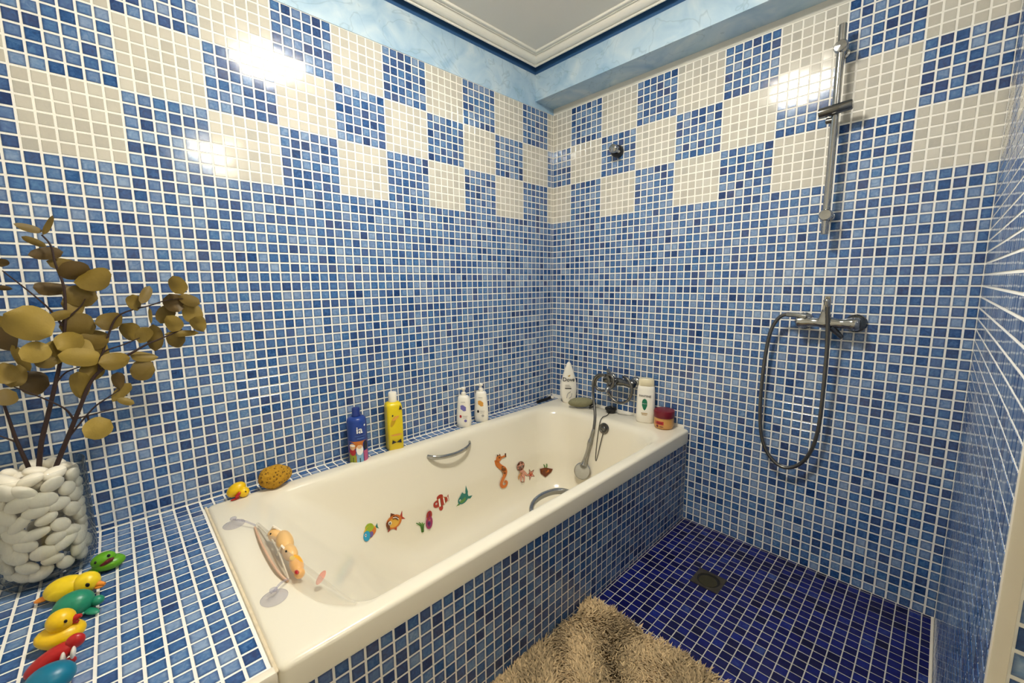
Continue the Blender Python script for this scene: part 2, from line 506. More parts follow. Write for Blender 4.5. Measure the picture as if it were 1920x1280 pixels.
sub('edge_strip', deck, bevel_box(25.15, 25.75, BACK, TUB_END - 0.02, -32.4, DECK_Z + 0.06, 0.12), 'white_trim', 30)

# beam, ceiling, cornice ------------------------------------------------------------------------
BEAM_Y, BEAM_Z = -4.6, 18.95
beam = struct('beam', box(0.02, PART_X, BEAM_Y, -0.02, BEAM_Z, 29.9), 'blue_paint', 'light blue painted beam above the taps')
sub('navy_line', beam, box(0.05, PART_X, BEAM_Y - 0.03, BEAM_Y + 0.01, 23.0, 29.8), 'navy_paint')  # the same dark blue painted strip, carried on along the beam
GAP = 1.0
struct('ceiling', join(box(GAP, SIDE, BACK, BEAM_Y - GAP, CEIL, CEIL + 1), box(-4, SIDE + 4, BACK - 4, 4, 30, 32)), 'ceiling_paint', 'flat grey-white ceiling above the bathtub')
# profile: distance from the wall, height
COR = [(GAP, 29.0), (GAP, 23.52), (1.04, 23.44), (1.14, 23.4), (1.24, 23.44), (1.28, 23.54), (1.3, 23.7), (1.38, 23.72), (1.42, 23.62), (1.5, 23.62), (1.66, 23.66), (1.84, 23.76), (2.02, 23.92), (2.16, 24.1), (2.24, 24.26), (2.26, 24.4),
       (2.32, 24.42), (2.34, 24.3), (2.42, 24.26), (2.5, 24.3), (2.52, 24.44), (2.58, 24.46), (2.6, 24.34), (2.9, 24.34), (2.97, 24.4), (3.0, 24.6), (3.0, 24.9)]
def cornice(name, wall, label):
    if wall == 'left':
        loops = [[(d, y(d), z) for d, z in COR] for y in (lambda d: BACK, lambda d: BEAM_Y - d)]
    else:
        loops = [[(x(d), BEAM_Y - d, z) for d, z in COR] for x in (lambda d: d, lambda d: SIDE)]
    o = struct(name, loft(loops, False, False, closed=False), 'cornice_paint', label, 35)
    return o
cornice('trim_1', 'left', 'white moulded cornice along the wall above the bathtub')
cornice('trim_2', 'back', 'white moulded cornice along the painted beam')

# lamps of the room --------------------------------------------------------------------------------
lamp = empty('ceiling_lamp', (28.2, -36.2, CEIL), 0, 'round opal glass ceiling lamp above the bathtub', 'lamp')
obj('lamp_base', mesh('lamp_base', *lathe([(3.4, -0.3), (3.6, -0.15), (3.6, 0.0)], 32), 'white_trim'), lamp, (0, 0, 0))
obj('lamp_shade', mesh('lamp_shade', *lathe([(0.3, -1.6), (2.2, -1.5), (3.5, -1.2), (4.1, -0.8), (4.0, -0.4), (3.4, -0.28)], 24), 'lamp_glass'), lamp, (0, 0, 0))
lamp2 = empty('mirror_lamp', (SIDE, -34.5, 22.2), 0, 'long opal glass mirror lamp on the outer wall of the bathroom', 'lamp')
obj('lamp_housing', mesh('lamp_housing', *bevel_box(-0.5, 0.0, -5.6, 5.6, -2.0, 2.0, 0.1), 'chrome'), lamp2, (0, 0, 0))
obj('lamp_tube', mesh('lamp_tube', *bevel_box(-1.6, -0.5, -5.4, 5.4, -1.8, 1.8, 0.35), 'mirror_lamp_glass'), lamp2, (0, 0, 0))

# ---------------------------------------------------------------- bathtub
def rrect(x0, x1, y0, y1, r0, r1, z, bow=0.0, nc=9, ns=14, nl=28):
    """rounded rectangle seen from above, counter-clockwise; r0 = corners at y0 (head end), r1 = corners at y1 (taps)"""
    pts = []
    def arc(cx, cy, r, a0):
        for k in range(nc):
            a = math.radians(a0 + 90 * k / (nc - 1)); pts.append((cx + r * math.cos(a), cy + r * math.sin(a), z))
    def side(a, b, n):
        for k in range(1, n): pts.append((a[0] + (b[0] - a[0]) * k / n, a[1] + (b[1] - a[1]) * k / n, z))
    arc(x1 - r0, y0 + r0, r0, -90); side((x1, y0 + r0), (x1, y1 - r1), nl)
    arc(x1 - r1, y1 - r1, r1, 0); side((x1 - r1, y1), (x0 + r1, y1), ns)
    arc(x0 + r1, y1 - r1, r1, 90); side((x0, y1 - r1), (x0, y0 + r0), nl)
    arc(x0 + r0, y0 + r0, r0, 180); side((x0 + r0, y0), (x1 - r0, y0), ns)
    if bow:                       # the head end curves outwards
        xc, hx = (x0 + x1) / 2, (x1 - x0) / 2
        out = []
        for x, y, zz in pts:
            s = min(1, max(0, 1 - (y - y0) / 9)); s = s * s * (3 - 2 * s)
            out.append((x, y - bow * s * max(0, 1 - ((x - xc) / hx) ** 2), zz))
        return out
    return pts

RINGS = [  # x0, x1, y0, y1, r head, r taps, z
    (1.95, 25.85, TUB_END, -0.12, 0.5, 0.5, -33.15), (1.95, 25.85, TUB_END, -0.12, 0.5, 0.5, -31.66),
    (1.98, 25.82, TUB_END + 0.03, -0.14, 0.5, 0.5, -31.5), (2.08, 25.7, TUB_END + 0.14, -0.22, 0.52, 0.55, -31.36), (2.3, 25.5, TUB_END + 0.32, -0.4, 0.55, 0.65, RIM_Z), (2.6, 25.2, TUB_END + 0.7, -0.8, 0.6, 0.8, RIM_Z),
    (3.1, 24.8, -49.0, -3.9, 1.4, 3.6, RIM_Z - 0.01, 2.2), (3.45, 24.5, -48.5, -4.5, 1.5, 3.8, -31.4, 2.2), (3.75, 24.15, -48.0, -4.9, 1.7, 4.0, -31.68, 2.1),
    (4.0, 23.8, -47.4, -5.2, 2.0, 4.2, -32.3, 1.9), (4.3, 23.5, -46.5, -5.45, 2.4, 4.3, -33.4, 1.7), (4.8, 23.1, -45.0, -5.8, 3.0, 4.4, -35.2, 1.4), (5.4, 22.6, -43.1, -6.15, 3.6, 4.5, -37.3, 1.1),
    (5.62, 22.4, -42.5, -6.3, 3.7, 4.5, -37.9, 1.0), (5.74, 22.3, -41.9, -6.4, 3.8, 4.5, -38.5, 0.9), (5.95, 22.0, -40.4, -6.7, 4.0, 4.5, -40.3, 0.7), (6.3, 21.6, -38.8, -7.2, 4.2, 4.5, -42.0, 0.5),
    (6.9, 21.0, -37.3, -7.9, 4.2, 4.4, -43.2, 0.3), (7.9, 20.0, -35.6, -9.0, 4.0, 4.1, -44.0, 0.2), (9.4, 18.6, -33.5, -10.6, 3.4, 3.4, -44.3), (11.5, 16.5, -29.0, -15.0, 2.0, 2.0, -44.4)]
tv_, tf_ = loft([rrect(*r) for r in RINGS], False, True)
tub = obj('bathtub', mesh('bathtub', [(v[0], v[1], v[2] - FLOOR_Z) for v in tv_], tf_, 'enamel', 60), None, (0, 0, FLOOR_Z),
          label='cream enamelled bathtub set into blue mosaic', category='bathtub')
TUB_BVH = BVHTree.FromPolygons([Vector(v) for v in tv_], tf_)

# ================================================================ things on and in the bathtub
def down(x, y, z0=-20.0):
    """height of the tub surface under (x, y)"""
    h = TUB_BVH.ray_cast(Vector((x, y, z0)), Vector((0, 0, -1)))[0]
    return h.z if h else DECK_Z

def part(name, parent, vf, mat, smooth=40, label=None, kind=None):
    """part whose vertices are given relative to the thing's origin"""
    return obj(name, mesh(name, vf[0], vf[1], mat, smooth), parent, (0, 0, 0), kind=kind, label=label)

def tub_part(name, vf, mat, smooth=40, parent=None):
    return part(name, parent or tub, ([(v[0], v[1], v[2] - FLOOR_Z) for v in vf[0]], vf[1]), mat, smooth)

# grab handles, overflow, sealant: parts of the tub
def flat_tube(pts, a, b, n=12):
    loops = []
    for c, u, v in sweep_frames(pts):
        loops.append([tuple(c + u * (math.cos(2 * math.pi * j / n) * a) + v * (math.sin(2 * math.pi * j / n) * b)) for j in range(n)])
    return loft(loops)
far = spline([(4.1, -29.9, -32.9), (4.7, -29.4, -33.0), (5.25, -28.2, -33.1), (5.5, -26.4, -33.15), (5.25, -24.6, -33.1), (4.7, -23.4, -33.0), (4.1, -22.9, -32.9)], 5)
tub_part('grab_handle', flat_tube(far, 0.2, 0.3), 'chrome')
near = spline([(23.75, -30.6, -32.5), (23.2, -30.2, -32.35), (22.6, -29.2, -32.25), (22.35, -27.8, -32.2), (22.5, -26.3, -32.25), (23.0, -25.3, -32.35), (23.7, -24.8, -32.5)], 5)
tub_part('grab_handle', flat_tube(near, 0.24, 0.36), 'chrome')
ov = E(90 - 12, 0, 0).to_4x4(); ov.translation = (15.0, -5.28, -32.62)
ovf = tub_part('overflow_plate', xf(lathe([(0.82, -0.05), (0.86, 0.1), (0.78, 0.22), (0.6, 0.24), (0.52, 0.16)], 28), ov), 'dark_chrome')
tub_part('overflow_cap', xf(ball(0.42, 0.42, 0.22, (0, 0, 0.18), 18, 8), ov), 'dark_chrome', parent=ovf)
tub_part('stopper_chain', tube(spline([(15.0, -5.62, -33.4), (14.75, -5.95, -35.2), (14.45, -6.2, -37.2), (14.3, -6.25, -37.75), (14.15, -6.2, -37.2), (14.1, -5.75, -34.5), (14.15, -5.25, -32.0), (14.2, -4.6, -31.2), (14.1, -3.2, -31.22), (13.8, -2.0, -31.1)], 6), 0.07, 6), 'dark_chrome')
tub_part('sealant_line', bevel_box(1.8, 25.7, TUB_END - 0.15, TUB_END + 0.05, DECK_Z - 0.1, DECK_Z + 0.05, 0.04, 1), 'sealant', 30)
tub_part('drain_fitting', mv(lathe([(1.0, 0.0), (1.0, 0.08), (0.7, 0.1), (0.6, 0.02)], 24), 13.8, -12.5, -44.33), 'chrome')

# ---------------------------------------------------------------- stickers on the inner side of the tub
STICK = {'s_blue': (42, 150, 186), 's_teal': (40, 120, 108), 's_green': (92, 140, 62), 's_lime': (150, 172, 44), 's_yellow': (226, 172, 64), 's_orange': (204, 112, 40), 's_red': (172, 52, 34),
         's_brown': (104, 52, 24), 's_pink': (214, 150, 128), 's_magenta': (148, 42, 92), 's_white': (244, 238, 224), 's_black': (24, 20, 18), 's_violet': (110, 90, 150), 's_tan': (196, 142, 84)}
for k_, c_ in STICK.items(): plain(k_, c_, 0.35, noise=0.12, nscale=160)

def ell(cx, cy, rx, ry, rot=0.0, n=18, mat='s_red'):
    c, s = math.cos(math.radians(rot)), math.sin(math.radians(rot))
    return ([(cx + rx * math.cos(t) * c - ry * math.sin(t) * s, cy + rx * math.cos(t) * s + ry * math.sin(t) * c) for t in (2 * math.pi * k / n for k in range(n))], mat)
def ply(mat, *pts): return (list(pts), mat)
def stroke(mat, pts, w):
    """tapering ribbon drawn along a curve, as a list of quads"""
    sp = [q for q in spline([(x, y, 0) for x, y in pts], 5)]; out = []
    ws = [w[0] + (w[1] - w[0]) * i / (len(sp) - 1) for i in range(len(sp))] if isinstance(w, tuple) else [w] * len(sp)
    N = []
    for i in range(len(sp)):
        t = (sp[min(i + 1, len(sp) - 1)] - sp[max(0, i - 1)]).normalized(); N.append(Vector((-t.y, t.x, 0)))
    for i in range(len(sp) - 1):
        a, b = sp[i], sp[i + 1]
        out.append(([(a + N[i] * ws[i])[:2], (b + N[i + 1] * ws[i + 1])[:2], (b - N[i + 1] * ws[i + 1])[:2], (a - N[i] * ws[i])[:2]], mat))
    return out

def decal_mesh(name, shapes, place, layer=0.012, base=0.02):
    """flat coloured shapes (u, v) laid on a surface: place(u, v, height) -> point"""
    V, F, M, mats = [], [], [], []
    for i, (pts, mat) in enumerate(shapes):
        if mat not in mats: mats.append(mat)
        n = len(pts); cx = sum(p[0] for p in pts) / n; cy = sum(p[1] for p in pts) / n
        b = len(V); h = base + layer * min(i, 12)
        area = sum(pts[k][0] * pts[(k + 1) % n][1] - pts[(k + 1) % n][0] * pts[k][1] for k in range(n))
        if area < 0: pts = pts[::-1]
        V.append(place(cx, cy, h))
        for q in pts: V.append(place((q[0] + cx) / 2, (q[1] + cy) / 2, h))
        for q in pts: V.append(place(q[0], q[1], h))
        for k in range(n):
            k2 = (k + 1) % n
            F += [(b, b + 1 + k, b + 1 + k2), (b + 1 + k, b + 1 + n + k, b + 1 + n + k2, b + 1 + k2)]
            M += [mats.index(mat)] * 2
    me = mesh(name, V, F, mats, 60)
    me.polygons.foreach_set('material_index', M)
    return me

def sticker(name, y0, z0, sx, sy, tilt, shapes, label):
    c, s = math.cos(math.radians(tilt)), math.sin(math.radians(tilt))
    cen = TUB_BVH.ray_cast(Vector((14, y0, z0)), Vector((-1, 0, 0)))[0]
    def place(u, v, h):
        y, z = (u * c - v * s) * sx, (u * s + v * c) * sy
        p, n, _, _ = TUB_BVH.ray_cast(Vector((14, y0 + y, z0 + z)), Vector((-1, 0, 0)))
        if n.x < 0: n = -n
        return tuple(p + n * h - cen)
    fl = []
    for q in shapes: fl += q if isinstance(q, list) else [q]
    obj(name, decal_mesh(name, fl, place), None, tuple(cen), label=label, category='sticker', group='sea creature stickers in the bathtub')

sticker('fish_sticker', -39.05, -38.6, 1.08, 1.0, 6, [
    ply('s_teal', (0.7, 0.1), (1.05, 0.45), (1.0, 0.0), (1.1, -0.3)), ell(0.1, 0.45, 0.5, 0.4, -10, mat='s_lime'), ell(0, 0, 0.8, 0.62, mat='s_yellow'), ell(0.3, -0.12, 0.45, 0.42, mat='s_orange'),
    ell(0.1, 0.3, 0.5, 0.3, mat='s_lime'), ell(0.02, -0.3, 0.3, 0.28, mat='s_violet'), ell(-0.5, -0.12, 0.45, 0.46, mat='s_blue'), ell(-0.6, 0.02, 0.12, 0.14, mat='s_white'), ell(-0.6, 0.02, 0.06, 0.08, mat='s_black')],
    'blue-headed green and orange fish sticker, nearest the toy pouch')
sticker('fish_sticker', -35.95, -38.75, 1.32, 1.12, 4, [
    ply('s_red', (0.55, 0.1), (1.0, 0.75), (0.9, 0.1), (1.15, -0.3), (0.6, -0.05)), ply('s_brown', (-0.3, 0.5), (-0.1, 1.0), (0.25, 0.7)), ply('s_red', (-0.2, -0.6), (0.1, -1.05), (0.2, -0.6)), ply('s_red', (-0.6, -0.4), (-0.75, -0.8), (-0.35, -0.6)),
    ell(0, 0, 0.78, 0.72, mat='s_orange'), ell(0.0, -0.05, 0.55, 0.5, mat='s_yellow'), stroke('s_brown', [(0.0, 0.62), (0.25, 0.5), (0.45, 0.2)], 0.05), stroke('s_brown', [(-0.1, 0.4), (0.2, 0.32), (0.42, 0.02)], 0.05), stroke('s_white', [(-0.05, 0.5), (0.25, 0.4), (0.45, 0.1)], 0.04),
    ply('s_brown', (-0.75, 0.3), (-0.45, 0.4), (-0.5, -0.5), (-0.75, -0.4)), ell(-0.42, 0.12, 0.17, 0.2, mat='s_white'), ell(-0.42, 0.1, 0.1, 0.13, mat='s_black')],
    'plump orange striped fish sticker with a big eye')
sticker('coral_sticker', -31.9, -40.45, 1.2, 1.15, 0, [
    [stroke('s_green', [(-0.4, -0.9), (-0.5 + 0.1 * k, -0.2), (-1.0 + 0.32 * k, 0.35 - 0.05 * k * k)], (0.12, 0.04)) for k in range(4)][i] for i in range(4)] + [
    ell(0.5, -0.2, 0.42, 0.7, -8, mat='s_magenta'), ell(0.6, 0.55, 0.36, 0.5, -12, mat='s_red'), ell(0.45, -0.35, 0.2, 0.3, mat='s_violet'), ell(0.62, 0.7, 0.16, 0.2, mat='s_magenta'), ell(0.55, 0.1, 0.2, 0.2, mat='s_pink'), ell(0.42, 0.05, 0.08, 0.1, mat='s_magenta')],
    'green seaweed and magenta coral sticker')
sticker('fish_sticker', -29.2, -38.85, 1.25, 1.02, 4, [
    ply('s_red', (0.65, 0.0), (1.05, 0.5), (1.0, -0.4)), ell(0.0, 0.65, 0.4, 0.3, mat='s_red'), ell(-0.1, -0.75, 0.25, 0.35, mat='s_red'), ell(0, 0, 0.85, 0.55, mat='s_orange'), ell(-0.55, 0.0, 0.4, 0.45, mat='s_red'),
    ply('s_white', (-0.25, 0.5), (-0.05, 0.52), (-0.1, -0.52), (-0.3, -0.5)), ply('s_brown', (-0.05, 0.52), (0.0, 0.52), (-0.04, -0.52), (-0.1, -0.52)), ply('s_red', (0.0, 0.52), (0.3, 0.48), (0.3, -0.48), (0.0, -0.52)), ply('s_white', (0.3, 0.45), (0.45, 0.4), (0.45, -0.4), (0.3, -0.45)),
    ply('s_brown', (0.45, 0.4), (0.5, 0.38), (0.5, -0.36), (0.45, -0.4)), ply('s_red', (0.55, 0.35), (0.8, 0.2), (0.8, -0.15), (0.55, -0.3)), ply('s_white', (0.8, 0.25), (0.9, 0.3), (0.88, -0.25), (0.8, -0.2)), ell(-0.62, 0.12, 0.11, 0.13, mat='s_white'), ell(-0.62, 0.12, 0.06, 0.07, mat='s_black')],
    'red fish sticker with white bands')
sticker('fish_sticker', -25.65, -39.75, 1.38, 1.12, 10, [
    ply('s_teal', (0.4, 0.2), (0.5, 0.75), (0.75, 1.35), (0.78, 0.5), (0.6, 0.0)), ply('s_teal', (0.5, 0.0), (1.15, -0.3), (0.8, -0.5), (0.45, -0.3)), ply('s_green', (-0.6, -0.2), (-1.0, -0.35), (-0.55, -0.45)), ell(0, 0, 0.68, 0.55, 15, mat='s_teal'),
    ell(-0.1, -0.05, 0.4, 0.34, 15, mat='s_green'), ell(-0.02, 0.2, 0.35, 0.2, 15, mat='s_teal'), ply('s_teal', (-0.4, 0.4), (0.1, 0.85), (0.3, 0.4)), ell(-0.4, 0.08, 0.1, 0.12, mat='s_white'), ell(-0.4, 0.08, 0.05, 0.06, mat='s_black')],
    'dark green fish sticker with a raised tail fin')
sticker('seahorse_sticker', -18.0, -38.3, 1.35, 1.15, 0, [
    stroke('s_orange', [(-0.55, 1.55), (-0.55, 1.0), (-0.2, 0.5), (0.2, 0.1), (0.25, -0.4), (-0.2, -1.0), (-0.5, -1.5), (-0.35, -1.95), (0.1, -2.0), (0.35, -1.7), (0.15, -1.4), (-0.05, -1.55)], (0.34, 0.1)),
    ell(-0.3, 1.65, 0.4, 0.36, mat='s_orange'), ply('s_orange', (0.0, 1.75), (0.75, 1.75), (0.75, 1.55), (0.0, 1.5)), ply('s_brown', (0.65, 1.95), (0.85, 1.95), (0.8, 1.45), (0.65, 1.5)), ply('s_brown', (-0.5, 1.9), (-0.45, 2.2), (-0.2, 1.98)), ply('s_brown', (-0.2, 1.95), (-0.05, 2.2), (0.05, 1.9)),
    ell(0.05, 0.05, 0.3, 0.55, 15, mat='s_brown'), ell(0.0, 0.05, 0.2, 0.42, 15, mat='s_tan'), ell(-0.2, 1.7, 0.1, 0.1, mat='s_black')],
    'orange seahorse sticker with a curled tail')
sticker('octopus_sticker', -14.2, -39.6, 1.4, 1.12, 0, [
    stroke('s_pink', [(0.0, -0.2), (-0.2, -0.9), (-0.35, -1.3)], (0.25, 0.06)), stroke('s_pink', [(0.05, -0.2), (0.2, -0.9), (0.1, -1.5)], (0.25, 0.06)), stroke('s_pink', [(0.15, -0.1), (0.5, -0.5), (0.75, -0.9)], (0.22, 0.06)), stroke('s_tan', [(-0.1, -0.1), (-0.55, -0.5), (-0.6, -0.9)], (0.2, 0.05)), stroke('s_brown', [(-0.35, -1.3), (-0.15, -1.45), (0.1, -1.5)], 0.05),
    ell(-0.15, 0.8, 0.6, 0.62, mat='s_brown'), ell(-0.15, 0.8, 0.52, 0.55, mat='s_pink'), ell(-0.05, 0.1, 0.3, 0.4, mat='s_pink'), ell(-0.3, 0.65, 0.13, 0.17, mat='s_white'), ell(0.08, 0.65, 0.13, 0.17, mat='s_white'), ell(-0.3, 0.62, 0.07, 0.1, mat='s_black'), ell(0.08, 0.62, 0.07, 0.1, mat='s_black'), ell(-0.1, 0.32, 0.16, 0.06, mat='s_red')],
    'pink octopus sticker with big eyes')
sticker('starfish_sticker', -12.3, -40.7, 1.15, 1.0, 12, [
    ply('s_brown', *[((0.95 if k % 2 == 0 else 0.4) * math.cos(math.radians(90 + 36 * k)), (0.95 if k % 2 == 0 else 0.4) * math.sin(math.radians(90 + 36 * k))) for k in range(10)]),
    ply('s_pink', *[((0.75 if k % 2 == 0 else 0.3) * math.cos(math.radians(90 + 36 * k)), (0.75 if k % 2 == 0 else 0.3) * math.sin(math.radians(90 + 36 * k))) for k in range(10)]), ell(0, 0, 0.28, 0.28, mat='s_red'), ell(0.05, 0.1, 0.1, 0.1, mat='s_tan')],
    'small reddish starfish sticker beside the octopus')
sticker('shell_sticker', -9.4, -40.9, 1.4, 1.0, -10, [
    stroke('s_green', [(0.0, 0.3), (-0.1, 0.8), (-0.25, 1.0)], 0.06), stroke('s_green', [(0.1, 0.3), (0.15, 0.8), (0.1, 1.1)], 0.06), ply('s_brown', (-0.7, 0.35), (0.0, 0.5), (0.75, 0.3), (0.6, -0.2), (0.0, -0.95), (-0.6, -0.35)), ell(-0.05, -0.1, 0.5, 0.5, mat='s_orange'), ell(-0.15, -0.25, 0.3, 0.35, mat='s_tan'), ply('s_red', (0.3, 0.35), (0.75, 0.3), (0.6, -0.1))],
    'small orange shell sticker nearest the hand shower')

# ---------------------------------------------------------------- bottles and jars
def section(z, hx, hy, e=2.4, n=32):
    out = []
    for j in range(n):
        t = 2 * math.pi * j / n; c, s = math.cos(t), math.sin(t)
        out.append((hx * math.copysign(abs(c) ** (2 / e), c), hy * math.copysign(abs(s) ** (2 / e), s), z))
    return out

def surface_of(prof):
    """prof: [(z, hx, hy, e)]; front surface x(u, v) of the lofted body"""
    def S(u, v, h):
        for a, b in zip(prof, prof[1:]):
            if a[0] <= v <= b[0] and b[0] > a[0]:
                t = (v - a[0]) / (b[0] - a[0]); break
        else:
            a = b = prof[0] if v < prof[0][0] else prof[-1]; t = 0
        hx, hy, e = (a[k] + (b[k] - a[k]) * t for k in (1, 2, 3))
        q = min(0.995, abs(u) / hy)
        return (hx * (1 - q ** e) ** (1 / e) + h, u, v)
    return S

def text_shapes(txt, size, cu, cv, mat, bold=0.0):
    """outline triangles of a word as (polygon, material) pairs in (u, v)"""
    cu_ = bpy.data.curves.new('lettering', 'FONT'); cu_.body = txt; cu_.size = size; cu_.align_x = 'CENTER'; cu_.align_y = 'CENTER'; cu_.offset = bold; cu_.resolution_u = 3
    o = bpy.data.objects.new('lettering', cu_); col.objects.link(o)
    dg = bpy.context.evaluated_depsgraph_get(); me = bpy.data.meshes.new_from_object(o.evaluated_get(dg))
    me.calc_loop_triangles()
    out = [([(me.vertices[i].co.x + cu, me.vertices[i].co.y + cv) for i in t.vertices], mat) for t in me.loop_triangles]
    bpy.data.objects.remove(o); bpy.data.curves.remove(cu_); bpy.data.meshes.remove(me)
    return out

def label_part(parent, name, shapes, S, layer=0.006, base=0.015):
    fl = []
    for q in shapes: fl += q if isinstance(q, list) else [q]
    # group text triangles on one layer
    V, F, M, mats = [], [], [], []
    for i, (pts, mat) in enumerate(fl):
        if mat not in mats: mats.append(mat)
        tri = len(pts) == 3
        h = base + layer * (14 if tri else min(i, 12)); b = len(V); n = len(pts)
        area = sum(pts[k][0] * pts[(k + 1) % n][1] - pts[(k + 1) % n][0] * pts[k][1] for k in range(n))
        if area < 0: pts = pts[::-1]
        if tri:
            V += [S(q[0], q[1], h) for q in pts]; F.append((b, b + 1, b + 2)); M.append(mats.index(mat))
        else:
            cx = sum(p[0] for p in pts) / n; cy = sum(p[1] for p in pts) / n
            V.append(S(cx, cy, h)); V += [S((q[0] + cx) / 2, (q[1] + cy) / 2, h) for q in pts]; V += [S(q[0], q[1], h) for q in pts]
            for k in range(n):
                k2 = (k + 1) % n
                F += [(b, b + 1 + k, b + 1 + k2), (b + 1 + k, b + 1 + n + k, b + 1 + n + k2, b + 1 + k2)]; M += [mats.index(mat)] * 2
    me = mesh(name, V, F, mats, 60); me.polygons.foreach_set('material_index', M)
    return obj(name, me, parent, (0, 0, 0))

def rect(mat, u0, u1, v0, v1, nu=6):
    return ([(u0 + (u1 - u0) * k / nu, v0) for k in range(nu + 1)] + [(u1 - (u1 - u0) * k / nu, v1) for k in range(nu + 1)], mat)

def body_part(parent, name, prof, mat, cap=True):
    return part(name, parent, loft([section(*q) for q in prof], True, cap), mat, 50)

def az_to_camera(x, y, off=0.0):
    return math.atan2(CAM[1] - y, CAM[0] - x) + math.radians(off)

plain('bottle_blue', (30, 62, 138), 0.3); plain('bottle_cap_blue', (22, 46, 116), 0.3); plain('bottle_yellow', (226, 200, 24), 0.25); plain('bottle_yellow_dark', (190, 150, 20), 0.3)
plain('white_plastic', (244, 238, 224), 0.3); plain('cream_plastic', (226, 214, 180), 0.35); plain('amber_plastic', (206, 152, 84), 0.25, noise=0.1, nscale=60); plain('maroon_plastic', (110, 14, 32), 0.35)
plain('ink_dark', (30, 32, 40), 0.5); plain('ink_white', (240, 238, 232), 0.5); plain('ink_purple', (110, 104, 172), 0.5); plain('ink_orange', (222, 158, 66), 0.5); plain('ink_red', (176, 36, 40), 0.5); plain('ink_green', (10, 112, 78), 0.5)
plain('ink_grey', (176, 172, 166), 0.5); plain('ink_gold', (186, 150, 80), 0.5); plain('ink_lightblue', (130, 172, 200), 0.5); plain('ink_lime', (150, 160, 40), 0.5); plain('ink_pink', (186, 84, 128), 0.5); plain('ink_skin', (222, 176, 132), 0.5); plain('ink_hair', (196, 110, 36), 0.5); plain('ink_blueprint', (60, 92, 160), 0.5)

# blue children's bath gel, figures printed round the lower half
x, y = 1.75, -38.05
t = empty('shower_gel_bottle', (x, y, DECK_Z), az_to_camera(x, y, 0), 'dark blue shower gel bottle printed with small figures, standing on the wall ledge', 'bottle')
pr = [(0.02, 1.02, 1.02, 2), (0.1, 1.12, 1.12, 2), (2.5, 1.13, 1.13, 2), (5.0, 1.12, 1.12, 2), (5.3, 1.05, 1.05, 2), (5.5, 0.85, 0.85, 2), (5.58, 0.5, 0.5, 2)]
body_part(t, 'bottle_body', pr, 'bottle_blue')
part('cap', t, lathe([(0.52, 5.55), (0.54, 5.6), (0.5, 5.75), (0.46, 5.8), (0.45, 6.5), (0.4, 6.58), (0.0, 6.6)], 24, True, False), 'bottle_cap_blue')
S = surface_of(pr)
label_part(t, 'printed_figures', [rect('ink_hair', -1.05, 1.05, 0.1, 2.75, 12), rect('ink_lime', -0.98, -0.3, 0.1, 1.3), rect('ink_dark', -0.62, -0.55, 0.1, 0.8), ell(-0.62, 1.5, 0.34, 0.5, mat='ink_red'), ell(-0.62, 2.1, 0.3, 0.42, mat='ink_skin'), ell(-0.62, 2.25, 0.32, 0.12, mat='ink_white'),
    rect('ink_lightblue', -0.22, 0.55, 0.1, 1.35), rect('ink_dark', 0.12, 0.22, 0.1, 0.7), ell(0.17, 1.7, 0.4, 0.65, mat='ink_white'), ell(0.17, 2.1, 0.28, 0.26, mat='ink_skin'), ell(0.17, 2.5, 0.34, 0.2, mat='ink_hair'),
    rect('ink_pink', 0.62, 1.04, 0.1, 1.5, 4), ell(0.85, 2.1, 0.18, 0.6, mat='ink_dark')], S)
label_part(t, 'brand_print', [text_shapes('ia', 1.15, 0.25, 4.1, 'ink_white', 0.015), rect('ink_blueprint', -0.3, 0.9, 3.35, 3.45), rect('ink_blueprint', -0.05, 0.75, 3.0, 3.2), ell(0.85, 4.6, 0.08, 0.12, mat='ink_white')], S)

# yellow square bottle with a bow tie
x, y = 1.5, -33.1
t = empty('bubble_bath_bottle', (x, y, DECK_Z), az_to_camera(x, y, 14), 'bright yellow square bottle with white cap and black bow tie print', 'bottle')
pr = [(0.02, 0.9, 0.92, 5), (0.12, 0.98, 1.0, 5), (3.0, 1.0, 1.02, 5), (5.6, 0.98, 1.0, 5), (6.0, 0.92, 0.94, 4.5), (6.2, 0.7, 0.72, 3.5), (6.28, 0.5, 0.5, 2.5)]
body_part(t, 'bottle_body', pr, 'bottle_yellow')
part('cap', t, lathe([(0.52, 6.25), (0.53, 6.3), (0.52, 7.4), (0.46, 7.5), (0.0, 7.52)], 26, True, False), 'white_plastic')
S = surface_of(pr)
label_part(t, 'printed_ear', [ply('ink_dark', (0.45, 5.35), (0.65, 5.95), (0.9, 5.3))], S)
label_part(t, 'printed_eye', [ell(-0.35, 4.65, 0.1, 0.13, mat='ink_dark')], S)
label_part(t, 'printed_beak', [ell(-0.3, 3.9, 0.25, 0.75, -25, mat='bottle_yellow_dark'), ell(0.0, 4.3, 0.5, 0.2, 30, mat='ink_orange')], S)
label_part(t, 'printed_line', [ell(0.05, 2.1, 0.75, 0.14, mat='ink_orange')], S)
label_part(t, 'printed_bow_tie', [ply('ink_dark', (-0.62, 0.98), (-0.52, 1.5), (0.0, 1.15)), ply('ink_dark', (0.62, 0.98), (0.56, 1.5), (-0.04, 1.15))], S)

